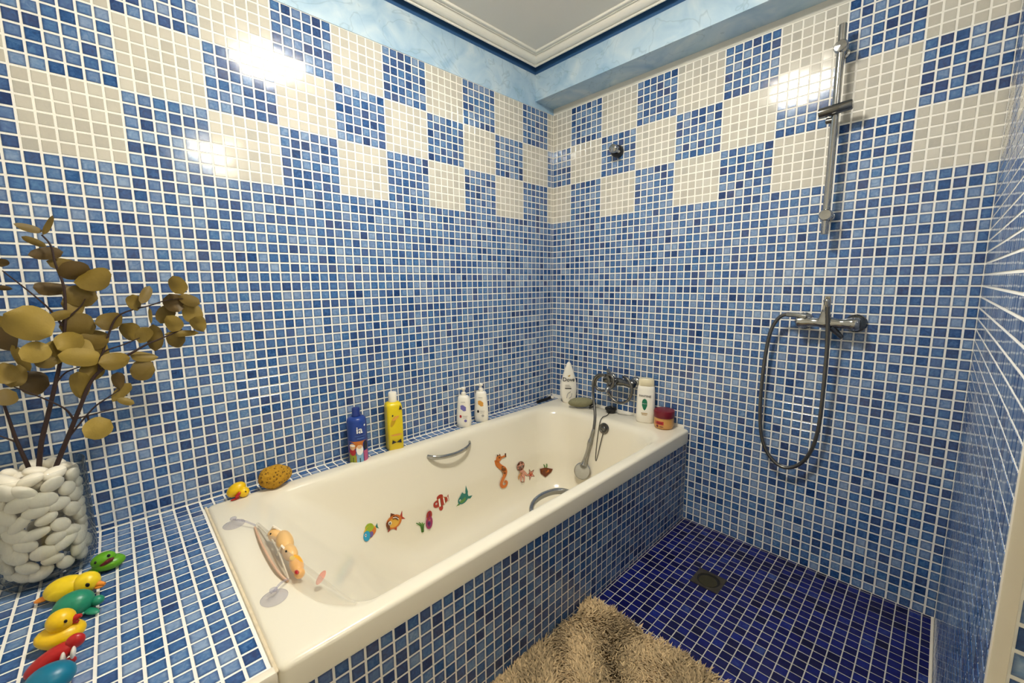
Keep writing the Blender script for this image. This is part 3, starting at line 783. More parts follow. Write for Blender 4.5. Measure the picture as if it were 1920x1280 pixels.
# two white pump bottles
def pump_bottle(x, y, ink, label, off, dot):
    t = empty('pump_bottle', (x, y, DECK_Z), az_to_camera(x, y, off), label, 'bottle', 'white pump bottles on the wall ledge')
    pr = [(0.02, 0.62, 0.9, 2.4), (0.15, 0.7, 1.02, 2.4), (1.0, 0.74, 1.12, 2.4), (2.4, 0.7, 1.04, 2.4), (3.8, 0.64, 0.9, 2.4), (4.5, 0.6, 0.82, 2.4), (4.72, 0.5, 0.68, 2.2), (4.78, 0.32, 0.32, 2)]
    body_part(t, 'bottle_body', pr, 'white_plastic')
    pm = part('pump_head', t, join(lathe([(0.34, 4.75), (0.36, 4.8), (0.34, 5.2), (0.2, 5.26), (0.14, 5.3), (0.14, 5.6), (0.32, 5.64), (0.34, 5.9), (0.26, 6.0), (0.0, 6.02)], 20, True, False), xf(lathe([(0.2, 0.0), (0.12, 0.85)], 12), Matrix.Translation((0, -0.15, 5.8)) @ E(100, 0, 0).to_4x4())), 'white_plastic')
    S = surface_of(pr)
    label_part(t, 'printed_label', [ell(0.05, 3.0, 0.42, 0.32, mat=ink), ell(-0.08, 3.25, 0.3, 0.2, mat=ink), ell(0.2, 2.72, 0.28, 0.18, mat=ink), rect('ink_grey', -0.3, 0.35, 3.85, 3.92), ell(-0.35, 1.75, 0.17, 0.22, mat=dot), rect('ink_grey', -0.05, 0.65, 1.75, 1.82), rect('ink_grey', 0.0, 0.6, 1.5, 1.56), ell(0.38, 1.1, 0.2, 0.2, mat='ink_grey' if ink == 'ink_orange' else ink)], S)
pump_bottle(1.35, -21.7, 'ink_purple', 'white pump bottle with a purple label on the wall ledge', -12, 'ink_red')
pump_bottle(1.35, -18.35, 'ink_orange', 'white pump bottle with an orange label, further along the wall ledge', -12, 'ink_dark')

# tapered shower cream bottle standing on the rim in the corner
x, y = 4.95, -1.4
t = empty('shower_cream_bottle', (x, y, RIM_Z), az_to_camera(x, y, 6), 'white tapered shower cream bottle standing in the tiled corner', 'bottle')
pr = [(0.02, 0.5, 0.9, 2.3), (0.12, 0.56, 1.02, 2.3), (1.2, 0.66, 1.36, 2.3), (2.6, 0.68, 1.48, 2.3), (3.8, 0.62, 1.32, 2.3), (5.2, 0.5, 0.94, 2.3), (6.4, 0.36, 0.55, 2.2), (7.0, 0.24, 0.32, 2.1), (7.2, 0.12, 0.16, 2)]
body_part(t, 'bottle_body', pr, 'white_plastic')
S = surface_of(pr)
label_part(t, 'printed_label', [text_shapes('Dove', 0.95, -0.05, 4.2, 'ink_dark', 0.012), ell(0.0, 4.85, 0.22, 0.1, 15, mat='ink_gold'), ell(0.12, 4.95, 0.14, 0.07, 50, mat='ink_gold'), rect('ink_grey', -0.65, 0.1, 3.2, 3.28), rect('ink_grey', -0.65, 0.3, 2.98, 3.05), rect('ink_dark', -0.7, 0.4, 2.6, 2.76),
    stroke('ink_grey', [(-0.4, 0.9), (-0.2, 1.7), (0.3, 2.1)], 0.06), stroke('ink_grey', [(0.0, 0.9), (0.4, 1.2), (0.5, 1.8)], 0.05)], S)

# shampoo bottle with a green emblem
x, y = 19.7, -1.5
t = empty('shampoo_bottle', (x, y, RIM_Z), az_to_camera(x, y, -8), 'white shampoo bottle with a green emblem and cream cap', 'bottle')
pr = [(0.02, 0.65, 1.2, 2.6), (0.12, 0.75, 1.32, 2.6), (1.5, 0.78, 1.35, 2.6), (5.0, 0.75, 1.27, 2.6), (5.5, 0.7, 1.18, 2.6), (5.62, 0.64, 1.08, 2.5)]
body_part(t, 'bottle_body', pr, 'white_plastic')
body_part(t, 'cap', [(5.6, 0.64, 1.08, 2.5), (5.64, 0.68, 1.14, 2.5), (6.55, 0.66, 1.1, 2.5), (6.7, 0.56, 0.96, 2.4)], 'cream_plastic')
S = surface_of(pr)
label_part(t, 'printed_label', [ply('ink_green', (-0.42, 3.3), (-0.3, 3.62), (-0.05, 3.75), (0.2, 3.62), (0.32, 3.3), (0.32, 2.7), (0.15, 2.2), (-0.05, 1.95), (-0.25, 2.2), (-0.42, 2.7)), text_shapes('PRO-V', 0.2, -0.05, 3.0, 'ink_white'), text_shapes('PANTENE', 0.4, -0.02, 4.15, 'ink_dark', 0.006), rect('ink_gold', -0.5, 0.4, 1.5, 1.6), rect('ink_gold', -0.4, 0.3, 1.25, 1.33)], S)

# hair mask jar
x, y = 22.85, -1.95
t = empty('cream_jar', (x, y, RIM_Z), az_to_camera(x, y, -5), 'amber cream jar with a maroon lid at the end of the rim', 'jar')
pr = [(0.02, 1.1, 1.1, 2), (0.12, 1.25, 1.25, 2), (0.5, 1.36, 1.36, 2), (1.4, 1.36, 1.36, 2), (1.7, 1.32, 1.32, 2)]
body_part(t, 'jar_body', pr, 'amber_plastic')
part('lid', t, lathe([(1.42, 1.68), (1.44, 1.72), (1.44, 2.5), (1.38, 2.66), (1.2, 2.72), (0.0, 2.74)], 40, True, False), 'maroon_plastic', 30)
label_part(t, 'printed_label', [rect('ink_red', -1.1, 0.1, 0.75, 1.25, 10), rect('maroon_plastic', -0.95, -0.1, 0.92, 1.06, 8), ell(-0.75, 0.5, 0.14, 0.2, mat='maroon_plastic'), ell(-0.2, 0.48, 0.3, 0.06, mat='maroon_plastic')], surface_of(pr))

# ---------------------------------------------------------------- small things on the rim
def lump(seed, amp, f):
    r = random.Random(seed); w = [(Vector((r.gauss(0, 1), r.gauss(0, 1), r.gauss(0, 1))) * f, r.random() * 6.28) for _ in range(9)]
    def g(v):
        s = sum(math.sin(q.dot(v) + p) for q, p in w) / 9
        return v * (1 + amp * s)
    return g

plain('pad_green', (134, 130, 100), 0.9, noise=0.2, nscale=120, bump=0.6, bscale=400)
t = obj('scrub_pad', None, None, (8.75, -2.6, RIM_Z + 0.12), (0, 0, math.radians(40)), label='grey-green scrub pad lying on the rim beside the tapered white bottle', category='scrub pad')
part('pad', t, ball(2.1, 1.0, 0.8, (0, 0, 0.86), 28, 14, warp=lump(4, 0.35, 1.3)), 'pad_green')
part('strap', t, tube(spline([(1.2, -0.5, 0.1), (1.9, -0.75, 0.45), (2.2, -0.2, 0.75), (2.0, 0.5, 0.5), (1.3, 0.6, 0.1)], 5), 0.16, 8), 'black_rubber')

t = empty('bath_plug', (13.6, -1.35, RIM_Z), 0, 'black rubber bath plug on the rim under the bath tap', 'plug')
part('plug_body', t, lathe([(0.62, 0.0), (0.7, 0.08), (0.8, 0.5), (0.95, 0.56), (0.95, 0.78), (0.85, 0.84), (0.0, 0.84)], 28, True, False), 'black_rubber', 35)
part('plug_ring', t, tube([(0.3 * math.cos(a), 0, 0.95 + 0.22 * math.sin(a)) for a in (2 * math.pi * k / 14 for k in range(15))], 0.05, 6), 'chrome')

t = empty('razor', (1.1, -3.2, DECK_Z), 0, 'black and white razor lying on the ledge in the tiled corner', 'razor')
part('razor_handle', t, flat_tube(spline([(0.0, -2.2, 0.2), (0.0, -1.0, 0.28), (0.0, 0.4, 0.26), (-0.05, 1.5, 0.4)], 4), 0.2, 0.28), 'black_rubber')
part('razor_head', t, bevel_box(-0.6, 0.55, 1.4, 1.85, 0.2, 0.62, 0.08), 'white_plastic')

# natural sponge
def sponge_mat():
    mt, nt, b = new_mat('sponge')
    N, L = nt.nodes.new, nt.links.new
    g = N('ShaderNodeNewGeometry'); v = N('ShaderNodeTexVoronoi'); v.inputs['Scale'].default_value = 140
    L(g.outputs['Position'], v.inputs['Vector'])
    cr = N('ShaderNodeValToRGB'); e = cr.color_ramp.elements
    e[0].position = 0.14; e[0].color = srgb(74, 42, 8); e[1].position = 0.4; e[1].color = srgb(186, 138, 30)
    L(v.outputs['Distance'], cr.inputs['Fac']); L(cr.outputs['Color'], b.inputs['Base Color']); b.inputs['Roughness'].default_value = 0.95
    bp = N('ShaderNodeBump'); bp.inputs['Strength'].default_value = 1.0; bp.inputs['Distance'].default_value = 0.004
    L(v.outputs['Distance'], bp.inputs['Height']); L(bp.outputs['Normal'], b.inputs['Normal'])
sponge_mat()
x, y = 2.35, -47.3
t = empty('bath_sponge', (x, y, RIM_Z), math.radians(95), 'ochre natural sponge full of holes on the rim by the wall', 'sponge')
part('sponge_body', t, ball(1.62, 1.15, 1.18, (0, 0, 1.14), 40, 24, warp=lump(11, 0.24, 1.7)), 'sponge', 180)

# ================================================================ shower and taps on the back wall
def axis_y(vf, x, y, z):
    """lathe turned so that its axis points out of the back wall (towards -y)"""
    return xf(vf, Matrix.Translation((x, y, z)) @ E(90, 0, 0).to_4x4())
def axis_x(vf, x, y, z, tilt=0.0):
    return xf(vf, Matrix.Translation((x, y, z)) @ E(0, 90 + tilt, 0).to_4x4())

t = empty('shower_rail', (39.85, -0.07, -5.5), 0, 'chrome shower rail with a slider, mounted on the back wall', 'shower rail')
part('rail', t, mv(lathe([(0.28, 0.0), (0.35, 0.05), (0.35, 20.6), (0.28, 20.65)], 20), 0, -1.9, 0), 'chrome')
for z in (2.0, 18.5):
    part('wall_bracket', t, join(axis_y(lathe([(0.5, 0.0), (0.5, 0.15), (0.3, 0.25), (0.3, 1.5)], 20), 0, 0, z), axis_y(lathe([(0.5, 1.45), (0.62, 1.6), (0.62, 2.2), (0.5, 2.4), (0.0, 2.45)], 24, True, False), 0, 0, z)), 'chrome')
sl = part('slider', t, join(axis_x(lathe([(0.4, 0.0), (0.5, 0.06), (0.5, 2.7), (0.42, 2.8)], 20), -1.35, -2.3, 12.4, -4), axis_y(lathe([(0.42, 0.0), (0.42, 0.9)], 18), 0, -1.7, 12.45)), 'dark_chrome')
part('slider_knob', t, axis_x(lathe([(0.25, 0.0), (0.3, 0.05), (0.3, 0.55), (0.22, 0.6)], 14), -0.75, -1.9, 11.6), 'dark_chrome')

# shower mixer
t = empty('shower_mixer', (40.7, -0.07, -15.0), 0, 'chrome shower mixer tap with an upright lever on the back wall', 'tap')
for sx in (-2.3, 2.35):
    part('wall_rosette', t, axis_y(lathe([(0.98, 0.0), (0.98, 0.1), (0.85, 0.35), (0.5, 0.55), (0.5, 1.3)], 28), sx, 0, 0.0), 'dark_chrome' if sx > 0 else 'chrome')
part('mixer_body', t, join(axis_x(lathe([(0.5, 0.0), (0.62, 0.1), (0.66, 0.7), (0.52, 1.2), (0.5, 2.0), (0.66, 2.5), (0.66, 3.2), (0.5, 3.7), (0.52, 4.3), (0.68, 4.8), (0.7, 5.4), (0.55, 5.6)], 26), -2.75, -1.5, 0)), 'chrome')
part('lever', t, loft([[tuple(v) for v in [Vector((-0.15, -1.9, 0.1)) + Vector((a * w, b * d, 0)) for a, b in ((-1, -1), (0, -1.25), (1, -1), (1.2, 0), (1, 1), (0, 1.2), (-1, 1), (-1.2, 0))]] for w, d in ((0.55, 0.5),)] +
     [[tuple(Vector((x0, y0, z0)) + Vector((a * w, b * d, 0))) for a, b in ((-1, -1), (0, -1.25), (1, -1), (1.2, 0), (1, 1), (0, 1.2), (-1, 1), (-1.2, 0))] for x0, y0, z0, w, d in ((-0.1, -2.0, 0.8, 0.42, 0.36), (0.0, -2.25, 1.6, 0.3, 0.24), (0.08, -2.5, 2.4, 0.28, 0.2), (0.1, -2.65, 2.95, 0.22, 0.16))]), 'chrome')
part('spout', t, xf(loft([section(0.0, 0.38, 0.5, 2.5, 16), section(0.8, 0.3, 0.46, 2.5, 16), section(1.7, 0.2, 0.42, 3, 16)]), Matrix.Translation((0.35, -1.7, -0.3)) @ E(0, 140, 0).to_4x4() @ E(-25, 0, 0).to_4x4()), 'dark_chrome')
hp = spline([(38.9, -1.95, -14.4), (37.6, -1.75, -14.25), (36.4, -1.55, -14.45), (35.5, -1.4, -15.9), (35.05, -1.3, -18.5), (34.8, -1.2, -22.9), (34.85, -1.15, -27.0), (35.3, -1.15, -30.0), (36.3, -1.2, -31.9), (37.7, -1.25, -32.75), (39.2, -1.3, -32.0), (40.3, -1.4, -30.0), (40.85, -1.5, -27.0), (41.0, -1.7, -22.5), (41.05, -2.1, -18.0), (40.95, -2.5, -15.0), (40.85, -2.75, -13.3), (40.75, -2.8, -12.4)], 8)
t = empty('shower_hose', (37.7, -1.25, -32.9), 0, 'flexible metal shower hose looping down from the shower mixer', 'hose')
o_ = Vector((37.7, -1.25, -32.9))
part('hose', t, tube([q - o_ for q in hp], [0.2 + 0.02 * (i % 2) for i in range(len(hp))], 10), 'hose_metal', 60)
part('hose_ferrule', t, tube([q - o_ for q in hp[:13]], 0.28, 14), 'chrome')
part('hose_ferrule', t, tube([q - o_ for q in hp[-8:]], [0.22, 0.25, 0.3, 0.3, 0.34, 0.34, 0.34, 0.3], 14), 'chrome')

# small valve high on the wall
t = empty('wall_valve', (13.1, -0.07, 9.2), 0, 'small chrome and black valve high on the wall between the chequers', 'valve')
part('valve_body', t, axis_y(lathe([(0.85, 0.0), (0.9, 0.1), (0.85, 0.9), (0.7, 1.1), (0.0, 1.15)], 28, True, False), 0, 0, 0), 'black_rubber')
part('valve_collar', t, axis_y(lathe([(0.5, 1.0), (0.62, 1.05), (0.62, 1.9), (0.5, 2.0), (0.0, 2.02)], 24, True, False), 0.1, 0, 0.1), 'chrome')
part('valve_lever', t, tube([(0.3, -1.5, -0.1), (0.8, -1.7, -0.35), (1.2, -1.8, -0.6)], [0.3, 0.24, 0.16], 12), 'chrome')

# bath mixer
t = empty('bath_mixer', (15.0, -0.07, -25.9), 0, 'chrome bath mixer tap wrapped in its own hose above the rim', 'tap')
for sx in (-2.1, 2.2):
    part('wall_rosette', t, axis_y(lathe([(0.9, 0.0), (0.9, 0.1), (0.78, 0.35), (0.45, 0.5), (0.45, 1.2)], 26), sx, 0, 0), 'chrome')
part('mixer_body', t, axis_x(lathe([(0.45, 0.0), (0.58, 0.1), (0.62, 0.8), (0.48, 1.2), (0.5, 2.0), (0.62, 2.5), (0.6, 3.0), (0.48, 3.5), (0.5, 4.0), (0.66, 4.6), (0.66, 5.2), (0.5, 5.4)], 24), -2.6, -1.5, 0), 'dark_chrome')
part('lever', t, xf(loft([section(0.0, 0.55, 0.5, 2.3, 16), section(0.7, 0.5, 0.42, 2.3, 16), section(1.3, 0.3, 0.34, 2.6, 16), section(2.0, 0.16, 0.3, 3, 16)]), Matrix.Translation((-1.1, -1.7, 0.2)) @ E(28, -6, 0).to_4x4()), 'chrome')
part('spout', t, tube(spline([(-0.4, -1.6, -0.2), (-0.6, -2.4, -0.7), (-0.8, -3.2, -1.0), (-0.9, -3.5, -1.5)], 4), [0.5, 0.48, 0.46, 0.44, 0.42, 0.41, 0.4, 0.4, 0.39, 0.39, 0.38, 0.38, 0.38], 14), 'chrome')
# its hose: two loose loops, then down into the tub
def ring(cx, cy, cz, rx, rz, a0, a1, n, dy=0.0, lean=0.0):
    out = []
    for k in range(n + 1):
        a = math.radians(a0 + (a1 - a0) * k / n)
        out.append((cx + rx * math.cos(a) + lean * math.sin(a), cy + dy * k / n, cz + rz * math.sin(a)))
    return out
pts = [(16.0, -1.9, -24.9)] + ring(15.75, -2.1, -26.85, 2.0, 2.15, 60, -215, 14, -0.6) + [(13.6, -2.9, -24.9)] + ring(13.4, -2.8, -26.1, 1.5, 1.35, 80, -270, 16, -0.7, 0.5) + [(12.5, -3.5, -24.9), (11.75, -3.6, -25.9), (11.75, -3.75, -27.5), (12.2, -4.1, -29.2), (12.85, -4.7, -30.7), (13.2, -5.25, -31.9), (13.35, -5.75, -33.2)]
hp = spline(pts, 5); o_ = Vector((13.5, -3.0, RIM_Z))
t = empty('bath_hand_shower', (13.5, -3.0, RIM_Z), 0, 'chrome hand shower on a coiled hose hanging into the bathtub', 'hand shower')
part('hose', t, tube([q - o_ for q in hp], [0.2 + 0.015 * (i % 2) for i in range(len(hp))], 9), 'hose_metal', 60)
hd = spline([(13.35, -5.7, -33.0), (13.2, -6.0, -34.2), (13.05, -6.35, -35.4), (12.85, -6.6, -36.8), (12.65, -6.9, -38.0), (12.55, -7.1, -38.7)], 4)
part('handle', t, tube([q - o_ for q in hd], [0.2, 0.24, 0.27, 0.28, 0.28, 0.28, 0.36, 0.38, 0.38, 0.3, 0.28, 0.28, 0.3, 0.32, 0.34, 0.36, 0.4, 0.44, 0.5, 0.55, 0.6], 14), 'chrome')
hm = Matrix.Translation(Vector((12.45, -7.25, -39.7)) - o_) @ Vector((0.35, -0.86, 0.36)).to_track_quat('Z', 'Y').to_matrix().to_4x4()
part('shower_head', t, xf(lathe([(0.3, -0.55), (0.9, -0.4), (1.28, -0.12), (1.32, 0.08), (1.22, 0.16)], 30), hm), 'chrome')
plain('spray_plate', (176, 172, 160), 0.5, noise=0.08, nscale=300)
part('spray_plate', t, xf(lathe([(1.2, 0.14), (1.1, 0.2), (0.0, 0.24)], 28, True, False), hm), 'spray_plate')

# ================================================================ floor drain
plain('drain_metal', (76, 70, 60), 0.45, metal=0.6, noise=0.3, nscale=70); plain('drain_dark', (10, 9, 7), 0.6); plain('drain_olive', (44, 39, 12), 0.5, noise=0.3, nscale=90)
t = empty('floor_drain', (33.3, -10.9, FLOOR_Z), 0.0, 'square metal drain with a round grate in the shower floor', 'drain')
fr = []
for k in range(32):
    a = 2 * math.pi * k / 32; c, s = math.cos(a), math.sin(a); q = 1.53 / max(abs(c), abs(s))
    fr.append((c, s, q))
part('frame', t, loft([[(c * q, s * q, 0.0) for c, s, q in fr], [(c * q, s * q, 0.1) for c, s, q in fr], [(c * 1.24, s * 1.24, 0.1) for c, s, q in fr], [(c * 1.22, s * 1.22, 0.02) for c, s, q in fr]], False, False), 'drain_metal', 30)
part('dark_ring', t, lathe([(1.26, 0.01), (1.26, 0.03), (0.0, 0.03)], 32, True, False), 'drain_dark')
part('grate', t, mv(lathe([(0.98, 0.03), (0.98, 0.07), (0.8, 0.09), (0.0, 0.09)], 32, True, False), 0.02, -0.16, 0), 'drain_olive')

# ================================================================ shaggy bath mat
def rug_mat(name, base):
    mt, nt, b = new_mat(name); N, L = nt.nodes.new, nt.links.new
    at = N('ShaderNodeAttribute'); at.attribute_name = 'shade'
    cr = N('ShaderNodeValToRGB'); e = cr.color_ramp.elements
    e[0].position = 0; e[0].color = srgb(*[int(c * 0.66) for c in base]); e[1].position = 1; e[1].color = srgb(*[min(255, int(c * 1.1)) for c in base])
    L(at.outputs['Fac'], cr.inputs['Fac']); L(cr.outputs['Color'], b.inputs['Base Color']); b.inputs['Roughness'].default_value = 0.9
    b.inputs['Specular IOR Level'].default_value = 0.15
rug_mat('mat_pile', (216, 188, 144)); plain('mat_base', (150, 128, 96), 0.95, noise=0.2, nscale=100)
RX0, RX1, RY0, RY1 = 25.65, 45.5, -52.0, -23.2
t = empty('bath_mat', (35.6, -37.6, FLOOR_Z + 0.08), 0, 'shaggy beige bath mat on the shower floor beside the bathtub', 'bath mat')
part('backing', t, bevel_box(RX0 - 35.6 + 0.3, RX1 - 35.6, RY0 + 37.6, RY1 + 37.6 - 0.3, 0.0, 0.3, 0.1), 'mat_base')
r = np.random.default_rng(4)
n = 42000
px = r.uniform(RX0 + 0.12, RX1 - 0.1, n); py = r.uniform(RY0 + 0.1, RY1 - 0.2, n)
keepm = (py > -42) | (r.random(n) < 0.35); px, py = px[keepm], py[keepm]; n = len(px)
ang = 2.2 * np.sin(px * 0.55 + 1.3 * np.sin(py * 0.4)) + 1.7 * np.cos(py * 0.5 + px * 0.2) + r.normal(0, 0.9, n)
ln = r.uniform(0.4, 0.8, n); hh = r.uniform(0.75, 1.05, n); wd = r.uniform(0.05, 0.085, n)
dx, dy = np.cos(ang), np.sin(ang); sh = np.clip(0.5 + 0.25 * np.sin(px * 0.9 + py * 0.4) + r.normal(0, 0.25, n), 0, 1)
lim = lambda a, lo, hi: np.clip(a, lo, hi)
V = np.zeros((n, 5, 3)); 
for k, (f, g, w) in enumerate(((0.0, 0.2, 1.0), (0.0, 0.2, -1.0), (0.35, 0.75, 1.1), (0.35, 0.75, -1.1), (1.0, 0.95, 0.0))):
    V[:, k, 0] = lim(px + dx * ln * f - dy * wd * w, RX0 - 0.15, 99) - 35.6; V[:, k, 1] = py + dy * ln * f + dx * wd * w + 37.6; V[:, k, 2] = hh * g + 0.05
F = []
for i in range(n):
    b = i * 5; F += [(b, b + 1, b + 3, b + 2), (b + 2, b + 3, b + 4)]
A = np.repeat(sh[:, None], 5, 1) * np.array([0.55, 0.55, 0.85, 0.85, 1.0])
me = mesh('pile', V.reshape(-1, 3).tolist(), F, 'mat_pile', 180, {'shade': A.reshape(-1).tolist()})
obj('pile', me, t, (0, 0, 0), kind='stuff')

# ================================================================ vase of dried branches on the deck
VX, VY = 4.75, -63.15
vase = obj('glass_vase', None, None, (VX, VY, DECK_Z), label='clear glass vase filled with white pebbles, on the tiled deck', category='vase')
RV, HV = 2.72, 8.3
part('glass_wall', vase, lathe([(0.0, 0.02), (1.8, 0.02), (2.2, 0.12), (2.48, 0.5), (RV, 1.3), (RV, HV - 0.06), (RV - 0.05, HV), (RV - 0.1, HV - 0.06), (RV - 0.12, 1.3), (2.34, 0.72), (2.0, 0.5), (0.0, 0.46)], 48, False, False), 'vase_glass', 50)
plain('pebble', (240, 232, 214), 0.55, noise=0.08, nscale=60, bump=0.15, bscale=200)
pm = []
for k in range(8):
    v, f = ball(1, 1, 1, (0, 0, 0), 14, 9, warp=lump(40 + k, 0.22, 1.1)); pm.append(mesh('pebble', v, f, 'pebble', 180))
r = random.Random(21)
def pebble(x, y, z, s, tangent):
    o = obj('pebble', pm[r.randrange(8)], None, (VX + x, VY + y, DECK_Z + z), (r.uniform(-0.8, 0.8), r.uniform(-0.25, 0.25), tangent), s,
            label='smooth white pebble inside the glass vase', category='pebble', group='white pebbles in the glass vase')
for lay in range(9):
    z = 1.08 + lay * 0.77; nr = 10
    for k in range(nr):
        a = 2 * math.pi * (k + 0.5 * (lay % 2) + r.uniform(-0.2, 0.2)) / nr
        s = (r.uniform(0.34, 0.42), r.uniform(0.55, 0.84), r.uniform(0.38, 0.6))
        rad = (RV - 0.28 if lay else RV - 0.55) - s[0] * 1.08
        pebble(rad * math.cos(a), rad * math.sin(a), z + r.uniform(-0.12, 0.12), s, a)
for k in range(5):
    a = 2 * math.pi * k / 5 + 0.3; pebble(1.0 * math.cos(a), 1.0 * math.sin(a), 7.35 + r.uniform(-0.1, 0.1), (0.5, 0.62, 0.42), a)
for k in range(8):
    a = 2 * math.pi * k / 8 + 0.8; pebble(1.55 * math.cos(a), 1.55 * math.sin(a), 7.85 + r.uniform(-0.1, 0.12), (0.5, 0.7, 0.42), a)
pebble(0.3, 0.2, 7.95, (0.55, 0.7, 0.4), 0.4)

LEAVES = [
    ((5.22, -61.38, -6.26), (-0.11, 0.55, -0.17), (0.07, -0.05, -0.22), 1),
    ((5.43, -60.42, -6.02), (0.13, 0.28, 0.59), (0.02, 0.12, -0.09), 1),
    ((5.8, -61.16, -7.23), (-0.27, 0.45, -0.25), (-0.04, -0.07, -0.18), 1),
    ((4.34, -60.81, -7.92), (-0.11, 0.75, 0.13), (0.01, -0.02, -0.38), 0),
    ((4.12, -60.08, -8.57), (0.17, 0.68, -0.07), (0.15, -0.05, -0.35), 1),
    ((4.88, -59.47, -9.2), (-0.37, 0.75, -0.08), (-0.24, -0.11, -0.58), 0),
    ((5.21, -58.55, -9.75), (0.48, 0.9, 0.21), (0.35, 0.02, -0.7), 2),
    ((3.88, -60.8, -10.39), (-0.54, 0.81, -0.01), (0.19, -0.03, -0.39), 0),
    ((4.62, -59.41, -10.96), (-0.01, 0.81, -0.23), (0.09, -0.15, -0.66), 1),
    ((4.47, -59.84, -11.59), (-0.08, 0.55, -0.03), (0.22, -0.06, -0.66), 2),
    ((6.51, -61.93, -12.81), (0.06, 0.85, -0.72), (-0.06, -0.4, -0.92), 3),
    ((5.19, -60.56, -12.38), (-0.18, 0.52, 0.16), (-0.06, 0.02, -0.3), 2),
    ((4.66, -59.76, -13.25), (-0.02, 0.84, -0.07), (-0.06, -0.09, -0.84), 1),
    ((4.97, -58.03, -12.88), (0.14, 0.69, 0.21), (0.24, 0.05, -0.55), 1),
    ((4.14, -63.42, -13.11), (-0.22, -0.03, -0.75), (0.17, -0.56, -0.1), 2),
    ((4.92, -62.87, -8.64), (-0.13, -0.01, -0.24), (0.02, -0.3, -0.09), 0),
    ((3.58, -63.08, -10.36), (-0.23, 0.28, -0.05), (-0.04, -0.03, -0.15), 0),
    ((6.26, -61.9, -14.74), (-0.15, 0.56, 0.39), (0.12, 0.16, -0.59), 3),
    ((5.09, -61.08, -14.98), (-0.2, 0.54, -0.42), (0.03, -0.26, -0.73), 3),
    ((5.51, -60.24, -14.29), (-0.04, 0.58, 0.39), (-0.0, 0.17, -0.63), 3),
    ((5.47, -59.81, -15.49), (-0.23, 0.98, -0.29), (0.01, -0.1, -0.58), 3),
    ((4.99, -59.1, -15.03), (-0.11, 0.65, 0.24), (0.21, 0.13, -0.84), 3),
    ((4.92, -58.96, -14.28), (0.39, 0.7, -0.21), (0.25, -0.14, -0.6), 1),
    ((4.16, -62.8, -15.34), (-0.31, 0.24, -0.91), (0.04, -0.2, -0.17), 2),
    ((5.42, -63.47, -16.12), (0.17, 0.02, -0.63), (0.11, -0.56, -0.05), 2),
    ((4.29, -63.17, -16.54), (-0.27, 0.21, 0.65), (0.18, 0.34, -0.23), 2),
    ((4.03, -62.35, -17.15), (-0.19, 0.59, -0.31), (0.41, -0.13, -0.68), 0),
    ((5.86, -63.6, -17.69), (-0.14, 0.43, 0.2), (0.17, 0.1, -0.46), 1),
    ((4.96, -60.1, -17.63), (-0.19, 0.0, -0.97), (-0.03, -0.47, -0.04), 2),
    ((4.78, -59.33, -16.68), (-0.23, 0.49, 0.43), (0.02, 0.24, -0.55), 2),
    ((4.4, -63.33, -13.84), (0.15, 0.54, -0.04), (-0.14, -0.1, -0.75), 0),
    ((5.51, -58.05, -15.97), (0.04, 0.78, 0.09), (0.16, 0.02, -0.56), 2),
    ((6.29, -59.45, -20.84), (-0.15, 0.63, 0.4), (0.08, 0.23, -0.66), 3),
    ((4.97, -57.92, -18.59), (-0.07, 0.52, 0.54), (-0.02, 0.17, -0.31), 2),
    ((5.2, -58.0, -17.59), (-0.15, 0.01, -0.62), (0.02, -0.33, -0.02), 0),
    ((5.08, -57.75, -19.34), (-0.03, 0.43, -0.27), (0.06, -0.07, -0.22), 2),
    ((5.57, -61.57, -15.55), (-0.16, 0.49, -0.09), (0.01, -0.04, -0.42), 1),
    ((5.26, -56.48, -11.58), (-0.06, 0.06, -0.57), (0.07, -0.37, -0.11), 2),
    ((5.62, -55.77, -10.97), (-0.23, 0.29, 0.6), (0.03, 0.24, -0.17), 1),
    ((5.82, -53.74, -10.24), (-0.18, 0.25, -0.65), (-0.11, -0.4, -0.28), 2),
    ((5.01, -54.02, -11.73), (0.11, 0.22, -0.66), (0.01, -0.51, -0.33), 0),
    ((5.4, -53.08, -11.49), (0.27, 0.58, -0.31), (0.04, -0.15, -0.37), 1),
    ((5.15, -52.94, -12.54), (0.14, 0.15, -0.81), (-0.06, -0.55, -0.22), 2),
    ((5.49, -52.6, -13.54), (-0.2, 0.23, -0.59), (-0.05, -0.4, -0.25), 2),
    ((4.39, -54.61, -12.7), (0.11, 0.35, 0.64), (-0.1, 0.4, -0.34), 1),
    ((5.33, -54.27, -13.38), (0.15, 0.29, -0.56), (-0.15, -0.36, -0.35), 2),
    ((4.51, -57.0, -13.91), (0.05, 0.25, -0.62), (-0.29, -0.41, -0.35), 2),
    ((4.43, -55.57, -14.53), (0.06, -0.03, -0.97), (-0.29, -0.45, -0.04), 1),
    ((4.78, -56.15, -14.23), (0.06, 0.29, 0.54), (-0.05, 0.31, -0.3), 2),
    ((5.73, -55.66, -12.66), (-0.15, -0.01, -0.56), (-0.02, -0.1, -0.01), 2),
    ((4.84, -53.72, -14.32), (-0.34, 1.05, -0.06), (-0.0, -0.01, -0.23), 2),
    ((4.16, -54.13, -14.84), (0.24, 0.53, -0.16), (0.02, -0.14, -0.57), 1),
    ((4.71, -56.32, -15.96), (-0.19, 0.75, -0.21), (0.15, -0.06, -0.32), 2),
    ((4.85, -56.5, -17.06), (-0.05, 0.68, -0.11), (0.02, -0.07, -0.74), 1),
]
